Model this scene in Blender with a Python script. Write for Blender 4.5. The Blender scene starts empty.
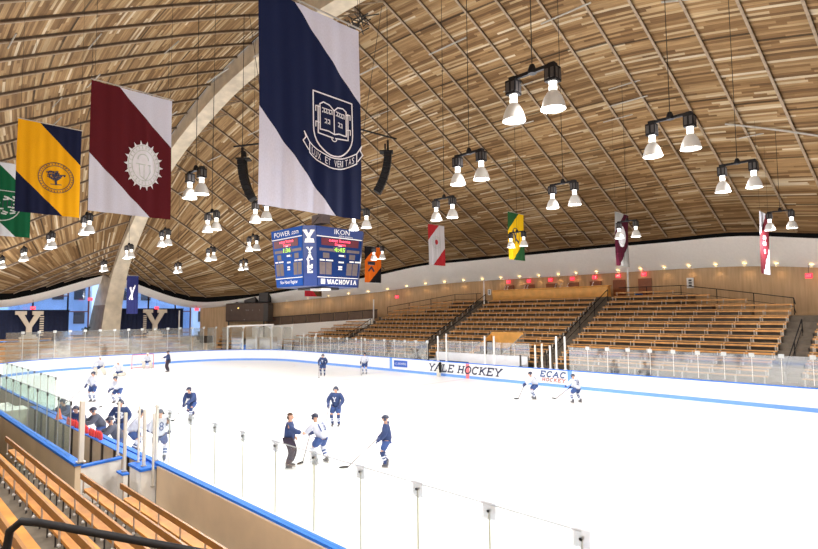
import bpy, bmesh, math, random
from mathutils import Vector, Matrix
random.seed(7)
SC = bpy.context.scene; COL = SC.collection; PI = math.pi
sin, cos = math.sin, math.cos

# ------------------------------------------------------------------ camera, world, exposure
YAW, PITCH, ROLL, FPX = 0.782, 0.072, -0.009, 546.4
CAM = Vector((25.223, -18.386, 4.705))
fw = Vector((-sin(YAW)*cos(PITCH), cos(YAW)*cos(PITCH), sin(PITCH)))
rt = fw.cross(Vector((0, 0, 1))).normalized(); up = rt.cross(fw)
rt, up = rt*cos(ROLL)+up*sin(ROLL), up*cos(ROLL)-rt*sin(ROLL)
cam = bpy.data.objects.new('camera', bpy.data.cameras.new('camera')); COL.objects.link(cam)
cam.matrix_world = Matrix(((rt.x, up.x, -fw.x, CAM.x), (rt.y, up.y, -fw.y, CAM.y), (rt.z, up.z, -fw.z, CAM.z), (0, 0, 0, 1)))
cam.data.sensor_width = 36; cam.data.lens = 36*FPX/818; cam.data.clip_start = .05; cam.data.clip_end = 500
SC.camera = cam
w = bpy.data.worlds.new('sky'); SC.world = w; w.use_nodes = True
w.node_tree.nodes['Background'].inputs[0].default_value = (.45, .66, 1, 1)
w.node_tree.nodes['Background'].inputs[1].default_value = 1.7
SC.view_settings.view_transform = 'Standard'; SC.view_settings.look = 'None'
SC.view_settings.exposure = 0.0; SC.view_settings.gamma = 1; SC.view_settings.use_curve_mapping = False
LAMP_DOWN, LAMP_UP, SPOT_WARM = 1050, 290, 14

# ------------------------------------------------------------------ materials
def nm(name):
    m = bpy.data.materials.new(name); m.use_nodes = True
    return m, m.node_tree, m.node_tree.nodes['Principled BSDF']
def mat(name, c, rough=.6, metal=0, var=.12, scale=6, emit=None, bump=0, spec=.5):
    m, nt, b = nm(name)
    b.inputs['Roughness'].default_value = rough; b.inputs['Metallic'].default_value = metal
    b.inputs['Specular IOR Level'].default_value = spec
    N = nt.nodes; tc = N.new('ShaderNodeTexCoord'); nz = N.new('ShaderNodeTexNoise'); nz.inputs['Scale'].default_value = scale
    nz.inputs['Detail'].default_value = 4
    nt.links.new(tc.outputs['Object'], nz.inputs['Vector'])
    mr = N.new('ShaderNodeMapRange'); mr.inputs[1].default_value = .3; mr.inputs[2].default_value = .7
    mr.inputs[3].default_value = 1-var; mr.inputs[4].default_value = 1+var
    nt.links.new(nz.outputs['Fac'], mr.inputs[0])
    mx = N.new('ShaderNodeVectorMath'); mx.operation = 'SCALE'; mx.inputs[0].default_value = c
    nt.links.new(mr.outputs[0], mx.inputs['Scale']); nt.links.new(mx.outputs[0], b.inputs['Base Color'])
    if emit:
        b.inputs['Emission Color'].default_value = (*emit[0], 1); b.inputs['Emission Strength'].default_value = emit[1]
    if bump:
        bp = N.new('ShaderNodeBump'); bp.inputs['Strength'].default_value = bump; bp.inputs['Distance'].default_value = .02
        nt.links.new(nz.outputs['Fac'], bp.inputs['Height']); nt.links.new(bp.outputs[0], b.inputs['Normal'])
    return m
def planks(name, pw, pl, cols, uv=True, rough=.7, dirt=.25, seam=0):
    """boards: u along the grain, v across, every board its own tone"""
    m, nt, b = nm(name); N = nt.nodes; L = nt.links
    b.inputs['Roughness'].default_value = rough; b.inputs['Specular IOR Level'].default_value = .25
    tc = N.new('ShaderNodeTexCoord'); sp = N.new('ShaderNodeSeparateXYZ'); L.new(tc.outputs['UV' if uv else 'Object'], sp.inputs[0])
    def mth(op, a, bb=None):
        n = N.new('ShaderNodeMath'); n.operation = op
        for i, v in enumerate((a, bb)):
            if v is None: continue
            if isinstance(v, (int, float)): n.inputs[i].default_value = v
            else: L.new(v, n.inputs[i])
        return n.outputs[0]
    v = mth('DIVIDE', sp.outputs[1], pw); row = mth('FLOOR', v)
    wn = N.new('ShaderNodeTexWhiteNoise'); wn.noise_dimensions = '1D'; L.new(row, wn.inputs['W'])
    u = mth('ADD', mth('DIVIDE', sp.outputs[0], pl), mth('MULTIPLY', wn.outputs['Value'], 7.3)); col = mth('FLOOR', u)
    cb = N.new('ShaderNodeCombineXYZ'); L.new(col, cb.inputs[0]); L.new(row, cb.inputs[1])
    w2 = N.new('ShaderNodeTexWhiteNoise'); w2.noise_dimensions = '2D'; L.new(cb.outputs[0], w2.inputs['Vector'])
    rp = N.new('ShaderNodeValToRGB'); rp.color_ramp.interpolation = 'LINEAR'
    el = rp.color_ramp.elements
    while len(el) < len(cols): el.new(.5)
    for e, (p, c) in zip(el, cols): e.position = p; e.color = (*c, 1)
    L.new(w2.outputs['Value'], rp.inputs[0])
    # grain
    mp = N.new('ShaderNodeMapping'); mp.inputs['Scale'].default_value = (.6, 9, 1); L.new(tc.outputs['UV' if uv else 'Object'], mp.inputs[0])
    g = N.new('ShaderNodeTexNoise'); g.inputs['Scale'].default_value = 1.6; g.inputs['Detail'].default_value = 5; L.new(mp.outputs[0], g.inputs['Vector'])
    big = N.new('ShaderNodeTexNoise'); big.inputs['Scale'].default_value = .22; big.inputs['Detail'].default_value = 3
    L.new(tc.outputs['UV' if uv else 'Object'], big.inputs['Vector'])
    f1 = mth('ADD', 1-dirt, mth('MULTIPLY', g.outputs['Fac'], 2*dirt))
    f2 = mth('ADD', .62, mth('MULTIPLY', big.outputs['Fac'], .76))
    f = mth('MULTIPLY', f1, f2)
    # thin joints
    fr = mth('FRACT', v); j = mth('GREATER_THAN', fr, .06); f = mth('MULTIPLY', f, mth('ADD', .62, mth('MULTIPLY', j, .38)))
    if seam:
        s = mth('FRACT', mth('DIVIDE', sp.outputs[1], seam)); s = mth('GREATER_THAN', s, .11/seam)
        f = mth('MULTIPLY', f, mth('ADD', .3, mth('MULTIPLY', s, .7)))
    sc = N.new('ShaderNodeVectorMath'); sc.operation = 'SCALE'; L.new(rp.outputs[0], sc.inputs[0]); L.new(f, sc.inputs['Scale'])
    L.new(sc.outputs[0], b.inputs['Base Color'])
    return m
def glassmat(name, tint, haze, gloss=.05):
    m = bpy.data.materials.new(name); m.use_nodes = True; nt = m.node_tree; N = nt.nodes; N.clear()
    o = N.new('ShaderNodeOutputMaterial'); t = N.new('ShaderNodeBsdfTransparent'); t.inputs[0].default_value = (*tint, 1)
    g = N.new('ShaderNodeBsdfGlossy'); g.inputs['Roughness'].default_value = .05; d = N.new('ShaderNodeBsdfTranslucent'); d.inputs[0].default_value = (.85, .9, .9, 1)
    df = N.new('ShaderNodeBsdfDiffuse'); df.inputs[0].default_value = (.85, .88, .86, 1)
    a0 = N.new('ShaderNodeMixShader'); a0.inputs[0].default_value = .5; nt.links.new(d.outputs[0], a0.inputs[1]); nt.links.new(df.outputs[0], a0.inputs[2])
    a = N.new('ShaderNodeMixShader'); a.inputs[0].default_value = haze; nt.links.new(t.outputs[0], a.inputs[1]); nt.links.new(a0.outputs[0], a.inputs[2])
    b = N.new('ShaderNodeMixShader'); b.inputs[0].default_value = gloss; nt.links.new(a.outputs[0], b.inputs[1]); nt.links.new(g.outputs[0], b.inputs[2])
    nt.links.new(b.outputs[0], o.inputs[0]); return m
def bannermat(name, base, corner, mirror=False, base2=None):
    m, nt, b = nm(name); N = nt.nodes; L = nt.links
    b.inputs['Roughness'].default_value = .85; b.inputs['Specular IOR Level'].default_value = .15
    tc = N.new('ShaderNodeTexCoord')
    def half(a, c, k):       # a*u + c*v > k
        dp = N.new('ShaderNodeVectorMath'); dp.operation = 'DOT_PRODUCT'; dp.inputs[1].default_value = (a, c, 0); L.new(tc.outputs['UV'], dp.inputs[0])
        g = N.new('ShaderNodeMath'); g.operation = 'GREATER_THAN'; g.inputs[1].default_value = k; L.new(dp.outputs['Value'], g.inputs[0]); return g.outputs[0]
    ut, vr, vl, ub = .33, .60, .44, .73
    if not mirror:
        # upper line through (ut,1),(1,vr)  ; lower line through (0,vl),(ub,0)
        g1 = half(1-vr, 1-ut, (1-vr)*ut+(1-ut)); g2 = half(-vl, -ub, -vl*ub)
    else:
        g1 = half(-(1-vr), 1-ut, (1-vr)*(ut-1)+(1-ut)); g2 = half(vl, -ub, vl*(1-ub))
    mxx = N.new('ShaderNodeMath'); mxx.operation = 'MAXIMUM'; L.new(g1, mxx.inputs[0]); L.new(g2, mxx.inputs[1])
    mx = N.new('ShaderNodeMix'); mx.data_type = 'RGBA'; mx.inputs[6].default_value = (*base, 1); mx.inputs[7].default_value = (*corner, 1)
    L.new(mxx.outputs[0], mx.inputs[0])
    nz = N.new('ShaderNodeTexNoise'); nz.inputs['Scale'].default_value = 90; L.new(tc.outputs['UV'], nz.inputs['Vector'])
    ma = N.new('ShaderNodeMath'); ma.operation = 'MULTIPLY_ADD'; ma.inputs[1].default_value = .25; ma.inputs[2].default_value = .87; L.new(nz.outputs['Fac'], ma.inputs[0])
    sc = N.new('ShaderNodeVectorMath'); sc.operation = 'SCALE'; L.new(mx.outputs[2], sc.inputs[0]); L.new(ma.outputs[0], sc.inputs['Scale'])
    L.new(sc.outputs[0], b.inputs['Base Color']); return m

WOODROOF = planks('roof planks', .13, 3.1, [(0, (.125, .068, .028)), (.25, (.20, .115, .048)), (.5, (.265, .16, .072)), (.75, (.34, .22, .105)), (.92, (.42, .31, .175)), (1, (.58, .49, .35))], dirt=.5, seam=4.2)
M = dict(
 web=mat('rib web', (.11, .075, .05), .7, 0, .2), plate=mat('top plate', (.58, .60, .60), .6), rib=mat('rib steel', (.33, .25, .17), .5, 0, .2), conc=mat('arch concrete', (.64, .56, .43), .8, 0, .18, 1.2, bump=.15),
 soffit=mat('soffit plaster', (.94, .92, .88), .8, 0, .03), ice=mat('ice', (.93, .945, .96), .35, 0, .02, .25),
 redl=mat('faint red ice line', (.86, .80, .83), .4, 0, .02), bluel=mat('faint blue ice line', (.84, .875, .94), .4, 0, .02),
 board=mat('board white', (.86, .88, .92), .5, 0, .02), tan=mat('board back tan', (.85, .66, .45), .35, 0, .12, .8), blue=mat('cap blue', (.035, .20, .80), .6, 0, .05, spec=.15),
 kick=mat('kick blue', (.16, .36, .86), .4, 0, .04), red=mat('line red', (.85, .22, .25), .5), white=mat('white paint', (.85, .84, .82), .5, 0, .03),
 floor=mat('concourse floor', (.16, .13, .11), .7, 0, .2, 1), step=mat('stand concrete', (.125, .10, .075), .8, 0, .25, 2.2),
 nstep=mat('worn step concrete', (.17, .14, .10), .8, 0, .3, 3), bench=mat('bench wood', (.58, .29, .09), .6, 0, .2, 3), 
 nbench=mat('bench wood near', (.64, .265, .04), .55, 0, .28, 2.2), rail=mat('rail wood', (.38, .165, .035), .4, 0, .2, 4),
 steel=mat('light steel', (.55, .53, .50), .35, .7, .05), lsup=mat('painted support', (.50, .46, .40), .5, 0, .08), black=mat('black paint', (.012, .012, .014), .6, 0, .1, spec=.2),
 dark=mat('dark grey', (.05, .045, .045), .5), brown=mat('dark brown panel', (.10, .065, .05), .6, 0, .15, 2), darkpan=mat('panel brown', (.14, .085, .055), .6, 0, .15, 2),
 press=mat('press box wood', (.86, .43, .10), .45, 0, .12, 2), navy=mat('navy cloth', (.008, .014, .05), .85, 0, .2), letter=mat('letter tan', (.72, .62, .50), .6, 0, .05),
 alu=mat('aluminium post', (.80, .77, .70), .5, 0, .04), bead=None, mull=mat('mullion red brown', (.20, .05, .04), .5), 
 jw=mat('jersey white', (.60, .63, .72), .8, 0, .04), jn=mat('jersey navy', (.022, .045, .14), .8, 0, .2), jg=mat('jersey grey', (.075, .085, .12), .85, 0, .2),
 pants=mat('pants blue', (.03, .07, .22), .7, 0, .2), skin=mat('skin', (.62, .36, .25), .6, 0, .05), hair=mat('hair', (.07, .035, .02), .8), 
 helm=mat('helmet navy', (.03, .04, .08), .3), helmw=mat('helmet white', (.8, .8, .82), .3), glove=mat('glove navy', (.03, .05, .15), .7), skate=mat('skate boot', (.08, .08, .09), .5),
 pad=mat('goalie pads', (.72, .68, .60), .7, 0, .05), padt=mat('goalie tan', (.45, .30, .16), .7), stick=mat('stick', (.18, .16, .16), .5), stickl=mat('stick light', (.55, .52, .5), .5),
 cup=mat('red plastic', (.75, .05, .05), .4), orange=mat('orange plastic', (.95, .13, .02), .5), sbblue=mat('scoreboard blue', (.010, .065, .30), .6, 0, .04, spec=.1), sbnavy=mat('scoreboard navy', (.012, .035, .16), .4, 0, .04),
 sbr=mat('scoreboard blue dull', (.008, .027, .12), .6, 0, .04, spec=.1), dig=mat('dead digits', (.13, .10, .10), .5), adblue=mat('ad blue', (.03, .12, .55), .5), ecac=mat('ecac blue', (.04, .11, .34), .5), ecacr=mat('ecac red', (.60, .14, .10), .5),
 txt=mat('board letters navy', (.03, .04, .10), .5), led=mat('red letters', (.9, .1, .15), .5, emit=((1, .05, .12), 3.5)), ledbg=mat('led screen', (.10, .008, .02), .5),
 green=mat('green digits', (.2, .6, .05), .5, emit=((.35, 1, .08), 1.3)), exit=mat('exit sign lit', (.9, .05, .08), .5, emit=((1, .03, .08), 1.6)),
 lens=mat('lamp lens', (1, 1, 1), .5, emit=((1, .97, .90), 7)), neck=mat('lamp neck', (.9, .9, .9), .4, emit=((1, .97, .9), 1.6)), bell=mat('lamp bell', (.55, .54, .52), .3, 0, .05, emit=((1, .97, .92), .10)),
 down=mat('downlight', (1, .8, .4), .5, emit=((1, .72, .32), 5)), cable=mat('cable', (.02, .02, .02), .6), pipe=mat('roof pipe', (.42, .40, .36), .5, .3), outside=mat('outside facade', (.85, .88, .95), .8, 0, .2, .3),
 asphalt=mat('outside paving', (.25, .28, .33), .9), doorwood=mat('door wood', (.30, .10, .04), .5), emblem=mat('emblem white', (.78, .78, .84), .8, 0, .05), emb_navy=mat('emblem navy', (.03, .03, .06), .8), emb_red=mat('emblem red', (.55, .05, .06), .8),
 emb_grey=mat('emblem grey', (.55, .60, .58), .8, 0, .2, 14), amber=mat('small amber light', (1, .7, .2), .5, emit=((1, .7, .2), 4)), cone=mat('cone orange', (.95, .12, .02), .5), whitebox=mat('white box', (.7, .72, .66), .6),
)
M['bead'] = glassmat('glass seam', (.60, .58, .44), .35, .0)
M['gedge'] = glassmat('glass edge', (.62, .63, .68), .4, .05)
M['clip'] = glassmat('clear clip', (.88, .89, .92), .25, .05)
M['glass'] = glassmat('rink glass', (.955, .975, .965), .03, .035)
M['glassf'] = glassmat('far rink glass', (.93, .95, .94), .10, .17)
M['glassg'] = glassmat('green glass', (.84, .92, .89), .06, .08)
M['pane'] = glassmat('window glass', (.75, .85, 1), .02, .06)
def wallmat():
    m, nt, b = nm('board formed concrete'); N = nt.nodes; L = nt.links; b.inputs['Roughness'].default_value = .75
    tc = N.new('ShaderNodeTexCoord'); mp = N.new('ShaderNodeMapping'); mp.inputs['Scale'].default_value = (2.2, .18, 1); L.new(tc.outputs['UV'], mp.inputs[0])
    n1 = N.new('ShaderNodeTexNoise'); n1.inputs['Scale'].default_value = 2.5; n1.inputs['Detail'].default_value = 6; L.new(mp.outputs[0], n1.inputs['Vector'])
    rp = N.new('ShaderNodeValToRGB'); rp.color_ramp.elements[0].position = .3; rp.color_ramp.elements[0].color = (.50, .33, .18, 1)
    rp.color_ramp.elements[1].position = .7; rp.color_ramp.elements[1].color = (.65, .45, .265, 1); L.new(n1.outputs['Fac'], rp.inputs[0])
    L.new(rp.outputs[0], b.inputs['Base Color']); return m
M['wall'] = wallmat()

# ------------------------------------------------------------------ mesh builder
class B:
    def __init__(s): s.v = []; s.f = []; s.m = []; s.uv = None
    def add(s, vs, fs, mi=0):
        n = len(s.v); s.v += [tuple(v) for v in vs]; s.f += [tuple(i+n for i in f) for f in fs]; s.m += [mi]*len(fs)
    def box(s, c, d, mi=0, rz=0, top=1.0):
        x, y, z = d[0]/2, d[1]/2, d[2]/2; vs = []
        for k, (a, b, e) in enumerate([(-1,-1,-1),(1,-1,-1),(1,1,-1),(-1,1,-1),(-1,-1,1),(1,-1,1),(1,1,1),(-1,1,1)]):
            t = top if e > 0 else 1
            px, py = a*x*t, b*y*t
            vs.append((c[0]+px*cos(rz)-py*sin(rz), c[1]+px*sin(rz)+py*cos(rz), c[2]+e*z))
        s.add(vs, [(0,3,2,1),(4,5,6,7),(0,1,5,4),(1,2,6,5),(2,3,7,6),(3,0,4,7)], mi)
    def tube(s, pts, r, n=8, mi=0, caps=True):
        pts = [Vector(p) for p in pts]; rs = r if isinstance(r, (list, tuple)) else [r]*len(pts)
        prev = None; vs = []
        for i, p in enumerate(pts):
            t = ((pts[min(i+1, len(pts)-1)]-pts[max(i-1, 0)])).normalized()
            if prev is None:
                a = Vector((0, 0, 1)) if abs(t.z) < .9 else Vector((1, 0, 0)); prev = t.cross(a).normalized()
            prev = (prev-t*prev.dot(t)).normalized(); q = t.cross(prev)
            for k in range(n):
                an = 2*PI*k/n; vs.append(p+(prev*cos(an)+q*sin(an))*rs[i])
        fs = [(i*n+k, i*n+(k+1) % n, (i+1)*n+(k+1) % n, (i+1)*n+k) for i in range(len(pts)-1) for k in range(n)]
        if caps: fs += [tuple(range(n-1, -1, -1)), tuple((len(pts)-1)*n+k for k in range(n))]
        s.add(vs, fs, mi)
    def lathe(s, prof, c=(0, 0, 0), n=16, mi=0):
        vs = [(c[0]+r*cos(2*PI*k/n), c[1]+r*sin(2*PI*k/n), c[2]+z) for r, z in prof for k in range(n)]
        fs = [(i*n+k, i*n+(k+1) % n, (i+1)*n+(k+1) % n, (i+1)*n+k) for i in range(len(prof)-1) for k in range(n)]
        s.add(vs, fs, mi)
    def ball(s, c, r, n=10, mi=0, sx=1, sy=1, sz=1, zmin=-1):
        prof = []; 
        for i in range(n//2+2):
            a = -PI/2+PI*i/(n//2+1)
            if sin(a) < zmin: continue
            prof.append((max(.0005, cos(a)*r), sin(a)*r*sz))
        k0 = len(s.v); s.lathe(prof, (0, 0, 0), n, mi)
        s.v[k0:] = [(v[0]*sx+c[0], v[1]*sy+c[1], v[2]+c[2]) for v in s.v[k0:]]
    def prism(s, poly, f0, f1, mi=0):
        """poly: 2-D outline; f0, f1 map a 2-D point to the back / front 3-D point"""
        n = len(poly); s.add([f0(*p) for p in poly]+[f1(*p) for p in poly], [tuple(range(n-1, -1, -1)), tuple(range(n, 2*n))]+[(i, (i+1) % n, n+(i+1) % n, n+i) for i in range(n)], mi)
    def build(s, name, mats, parent=None, smooth=False, loc=None):
        me = bpy.data.meshes.new(name); me.from_pydata(s.v, [], s.f)
        for m in (mats if isinstance(mats, list) else [mats]): me.materials.append(M[m] if isinstance(m, str) else m)
        me.polygons.foreach_set('material_index', s.m)
        if smooth: me.polygons.foreach_set('use_smooth', [True]*len(s.f))
        if s.uv:
            l = me.uv_layers.new(name='UVMap')
            for i, lp in enumerate(me.loops): l.data[i].uv = s.uv[lp.vertex_index]
        me.update()
        o = bpy.data.objects.new(name, me); COL.objects.link(o)
        if parent: o.parent = parent
        if loc: o.location = loc
        return o
def tag(o, label=None, cat=None, group=None, kind=None):
    if label: o['label'] = label
    if cat: o['category'] = cat
    if group: o['group'] = group
    if kind: o['kind'] = kind
    return o
def thing(name, label, cat, loc=(0, 0, 0), rz=0, group=None):
    o = bpy.data.objects.new(name, None); COL.objects.link(o); o.location = loc; o.rotation_euler = (0, 0, rz); o.empty_display_size = .2
    return tag(o, label, cat, group)
def dup(root, loc, rz=0, label=None, group=None):
    def cp(o, par):
        c = o.copy(); COL.objects.link(c); c.parent = par
        for ch in list(o.children): cp(ch, c)
        return c
    r = cp(root, None); r.location = loc; r.rotation_euler = (0, 0, rz)
    if label: r['label'] = label
    if group: r['group'] = group
    return r
def struct(b, name, mats, smooth=False, label=None, cat=None): return tag(b.build(name, mats, None, smooth), label, cat, None, 'structure')
ORD = ['first', 'second', 'third', 'fourth', 'fifth', 'sixth', 'seventh', 'eighth', 'ninth', 'tenth', 'eleventh', 'twelfth', 'thirteenth', 'fourteenth', 'fifteenth', 'sixteenth', 'seventeenth', 'eighteenth', 'nineteenth', 'twentieth',
       'twenty-first', 'twenty-second', 'twenty-third', 'twenty-fourth', 'twenty-fifth', 'twenty-sixth', 'twenty-seventh', 'twenty-eighth']

# lettering ------------------------------------------------------------------
_tc = {}
def textmesh(s):
    if s in _tc: return _tc[s]
    cu = bpy.data.curves.new('t', 'FONT'); cu.body = s; cu.size = 1; cu.resolution_u = 2
    o = bpy.data.objects.new('t', cu); COL.objects.link(o); dg = bpy.context.evaluated_depsgraph_get(); me = bpy.data.meshes.new_from_object(o.evaluated_get(dg))
    vs = [(v.co.x, v.co.y) for v in me.vertices]; fs = [tuple(p.vertices) for p in me.polygons]
    bpy.data.objects.remove(o); bpy.data.meshes.remove(me); bpy.data.curves.remove(cu)
    x0 = min(v[0] for v in vs); x1 = max(v[0] for v in vs); y0 = min(v[1] for v in vs); y1 = max(v[1] for v in vs)
    _tc[s] = ([((v[0]-x0)/(x1-x0), (v[1]-y0)/(y1-y0)) for v in vs], fs); return _tc[s]
def puttext(b, s, x, y, wd, ht, fn, mi=0, shear=0):
    """text filling the box x..x+wd, y..y+ht on the surface fn(u, v) -> 3-D"""
    vs, fs = textmesh(s); b.add([fn(x+v[0]*wd+shear*v[1]*ht, y+v[1]*ht) for v in vs], fs, mi)
SLAB = {  # strokes of slab-serif capitals in a unit box, and serif bars (x, y, half width)
 'Y': ([[(.5, 0), (.5, .45)], [(.5, .45), (.12, 1)], [(.5, .45), (.88, 1)]], [(.5, 0, .2), (.14, 1, .17), (.86, 1, .17)]),
 'A': ([[(.1, 0), (.5, 1)], [(.9, 0), (.5, 1)], [(.26, .36), (.74, .36)]], [(.12, 0, .16), (.88, 0, .16)]),
 'L': ([[(.25, 0), (.25, 1)], [(.15, 0), (.85, 0)], [(.85, 0), (.85, .25)]], [(.25, 1, .18), (.25, 0, .18)]),
 'E': ([[(.22, 0), (.22, 1)], [(.1, 0), (.85, 0)], [(.1, 1), (.85, 1)], [(.22, .52), (.62, .52)], [(.85, 0), (.85, .22)], [(.83, 1), (.83, .78)]], []),
 'H': ([[(.2, 0), (.2, 1)], [(.8, 0), (.8, 1)], [(.2, .5), (.8, .5)]], [(.2, 0, .16), (.2, 1, .16), (.8, 0, .16), (.8, 1, .16)]),
 'O': ([[(.5+.38*cos(2*PI*k/14), .5+.5*sin(2*PI*k/14)) for k in range(15)]], []),
 'C': ([[(.5+.38*cos(a), .5+.5*sin(a)) for a in [PI*(.25+1.5*k/12) for k in range(13)]], [(.78, .85), (.82, 1)]], []),
 'K': ([[(.2, 0), (.2, 1)], [(.2, .4), (.8, 1)], [(.4, .58), (.85, 0)]], [(.2, 0, .16), (.2, 1, .16), (.82, 1, .14), (.86, 0, .14)]),
 'V': ([[(.1, 1), (.5, 0)], [(.9, 1), (.5, 0)]], [(.12, 1, .15), (.88, 1, .15)]),
 'I': ([[(.5, 0), (.5, 1)]], [(.5, 0, .2), (.5, 1, .2)]),
 'W': ([[(.03, 1), (.28, 0)], [(.28, 0), (.5, .9)], [(.5, .9), (.72, 0)], [(.72, 0), (.97, 1)]], [(.05, 1, .13), (.95, 1, .13)]),
 'N': ([[(.15, 0), (.15, 1)], [(.15, 1), (.85, 0)], [(.85, 0), (.85, 1)]], [(.15, 0, .12), (.85, 1, .12)]),
}
def stroke(b, pts, wd, fn, mi=0):
    for (a, c) in zip(pts[:-1], pts[1:]):
        d = Vector((c[0]-a[0], c[1]-a[1])); 
        if d.length < 1e-6: continue
        d.normalize(); n = Vector((-d.y, d.x))*wd/2; e = d*wd*.25
        b.add([fn(a[0]-n.x-e.x, a[1]-n.y-e.y), fn(c[0]-n.x+e.x, c[1]-n.y+e.y), fn(c[0]+n.x+e.x, c[1]+n.y+e.y), fn(a[0]+n.x-e.x, a[1]+n.y-e.y)], [(0, 1, 2, 3)], mi)
def slab(b, s, x, y, wd, ht, fn, mi=0, thick=.17, shear=0, gap=.12, vertical=False):
    n = len(s)
    for k, ch in enumerate(s):
        if ch == ' ': continue
        if vertical: cw, chh, ox, oy = wd, ht/n*(1-gap), x, y+ht-(k+1)*ht/n
        else: cw, chh, ox, oy = wd/n*(1-gap), ht, x+k*wd/n, y
        t = thick*min(cw, chh)
        g = lambda u, v: fn(ox+u*cw+shear*v*chh, oy+v*chh)
        st, se = SLAB[ch]
        def draw(pts, tt):
            pp = [(p[0]*cw+shear*p[1]*chh+ox, p[1]*chh+oy) for p in pts]; stroke(b, pp, tt, fn, mi)
        for p in st: draw(p, t)
        for (sx, sy, hw) in se: draw([(sx-hw, sy), (sx+hw, sy)], t*.6)

# ------------------------------------------------------------------ shell of the hall
ARCH = [(0, 22.1), (7.4, 21.6), (13.6, 20.6), (22, 17.97), (27, 14.9), (29.5, 13.1), (33.2, 9.93), (35.3, 6.53), (36.3, 3.4), (37.2, 0)]
def interp(tab, x):
    if x <= tab[0][0]: return tab[0][1]
    for (a, b) in zip(tab[:-1], tab[1:]):
        if x <= b[0]: return a[1]+(b[1]-a[1])*(x-a[0])/(b[0]-a[0])
    return tab[-1][1]
def catmull(tab, n=6):
    out = []
    for i in range(len(tab)-1):
        p0 = tab[max(i-1, 0)]; p1 = tab[i]; p2 = tab[i+1]; p3 = tab[min(i+2, len(tab)-1)]
        if i == 0: p0 = tuple(2*a-b for a, b in zip(p1, p2)) if len(p1) != 2 else (-p2[0], p2[1])
        for k in range(n):
            t = k/n; out.append(tuple(.5*((2*b)+(-a+c)*t+(2*a-5*b+4*c-d)*t*t+(-a+3*b-3*c+d)*t**3) for a, b, c, d in zip(p0, p1, p2, p3)))
    out.append(tab[-1]); return out
ARCHS = catmull(ARCH, 5)
def zarch(x): return interp(ARCHS, abs(x))
# ring: |x|, |y|, upper z, low-edge x, y, z, arch x where its rib starts
RING = [(0, 27, 10.4, 0, 28.5, 8.15, 0), (5, 26.67, 10.35, 5, 28.2, 8.13, 5), (10, 25.67, 10.2, 10.3, 27.2, 8.05, 10), (15, 24, 9.95, 15.5, 25.4, 7.8, 15), (20, 21.67, 9.05, 20.7, 23.0, 7.2, 20),
        (25, 18.67, 8.2, 25.9, 19.9, 6.7, 25), (30, 15, 7.25, 31.1, 16.1, 6.15, 29), (34, 11.55, 6.5, 35.2, 12.4, 5.8, 31.2), (36.3, 9.2, 6.35, 37.2, 9.6, 5.6, 32.2), (37.2, 7, 6.8, 37.9, 7.2, 5.95, 33), 
        (37.3, 5, 7.4, 37.9, 5.0, 6.6, 33.6), (37.3, 2.5, 8.3, 37.9, 2.5, 7.5, 34.2), (37.0, .5, 9.0, 37.7, .5, 8.2, 34.7)]
def ringat(t):   # t in 0..12
    i = min(int(t), 11); f = t-i; return [a+(b-a)*f for a, b in zip(RING[i], RING[i+1])]
RS = catmull(RING, 6)
def ribpos():
    ps = []; X = 0
    # even steps of 2.2 m in x up to the cap, then even steps around it
    k = 0
    while True:
        x = 1.1+2.2*k
        if x > 34: break
        for a, b in zip(RS[:-1], RS[1:]):
            if a[0] <= x <= b[0]:
                f = (x-a[0])/(b[0]-a[0]); ps.append([p+(q-p)*f for p, q in zip(a, b)]); break
        k += 1
    tail = [r for r in RS if r[0] > 34.6 or (r[1] < 10.5)]
    ps += [list(r) for r in tail[2::4]]
    if ps[-1] != list(RS[-1]): ps.append(list(RS[-1]))
    return ps
RP = ribpos()
HW = .6
def afan(x): return x*.92 if x < 26 else x*(.92+.08*min(1, (x-26)/5))
def aoff(x): return interp([(0, 1.3), (18, 1.3), (33, .7), (36, .6)], x)
def rp(r, s, sx, sy):
    ax = afan(r[6]); az = zarch(ax)+aoff(ax)
    zu = r[2]+interp([(0, .55), (10, .5), (14, .2), (30, .15)], r[1]); x = ax+(r[0]-ax)*s; y = HW+(r[1]-HW)*s; z = az+(zu-az)*s+2.6*s*(1-s)**3*min(1, (r[1]/20))
    return Vector((sx*x, sy*y, z))
NS = 18
roofbays = []
ceil = B(); ceil.uv = []
def roof_strip(ra, rb, sxa, sxb, sy):
    base = len(ceil.v); vs = []
    for k in range(NS+1):
        s = k/NS; a = rp(ra, s, sxa, sy); b_ = rp(rb, s, sxb, sy); vs += [a, b_]
    la = 0; pa = None
    for k in range(0, len(vs), 2):
        if pa is not None: la += ((vs[k]+vs[k+1])/2-pa).length
        pa = (vs[k]+vs[k+1])/2
        ceil.uv += [(vs[k].x+(40 if sy > 0 else 140), la), (vs[k+1].x+(40 if sy > 0 else 140), la)]
    ceil.add(vs, [(2*k, 2*k+1, 2*k+3, 2*k+2) for k in range(NS)])
for sy in (1, -1):
    for sx in (1, -1):
        for a, b_ in zip(RP[:-1], RP[1:]): roof_strip(a, b_, sx, sx, sy)
    roof_strip(RP[0], RP[0], -1, 1, sy)
ceiling = struct(ceil, 'ceiling', WOODROOF, label='curved ceiling of weathered brown boards hung from the concrete arch', cat='ceiling')
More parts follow.
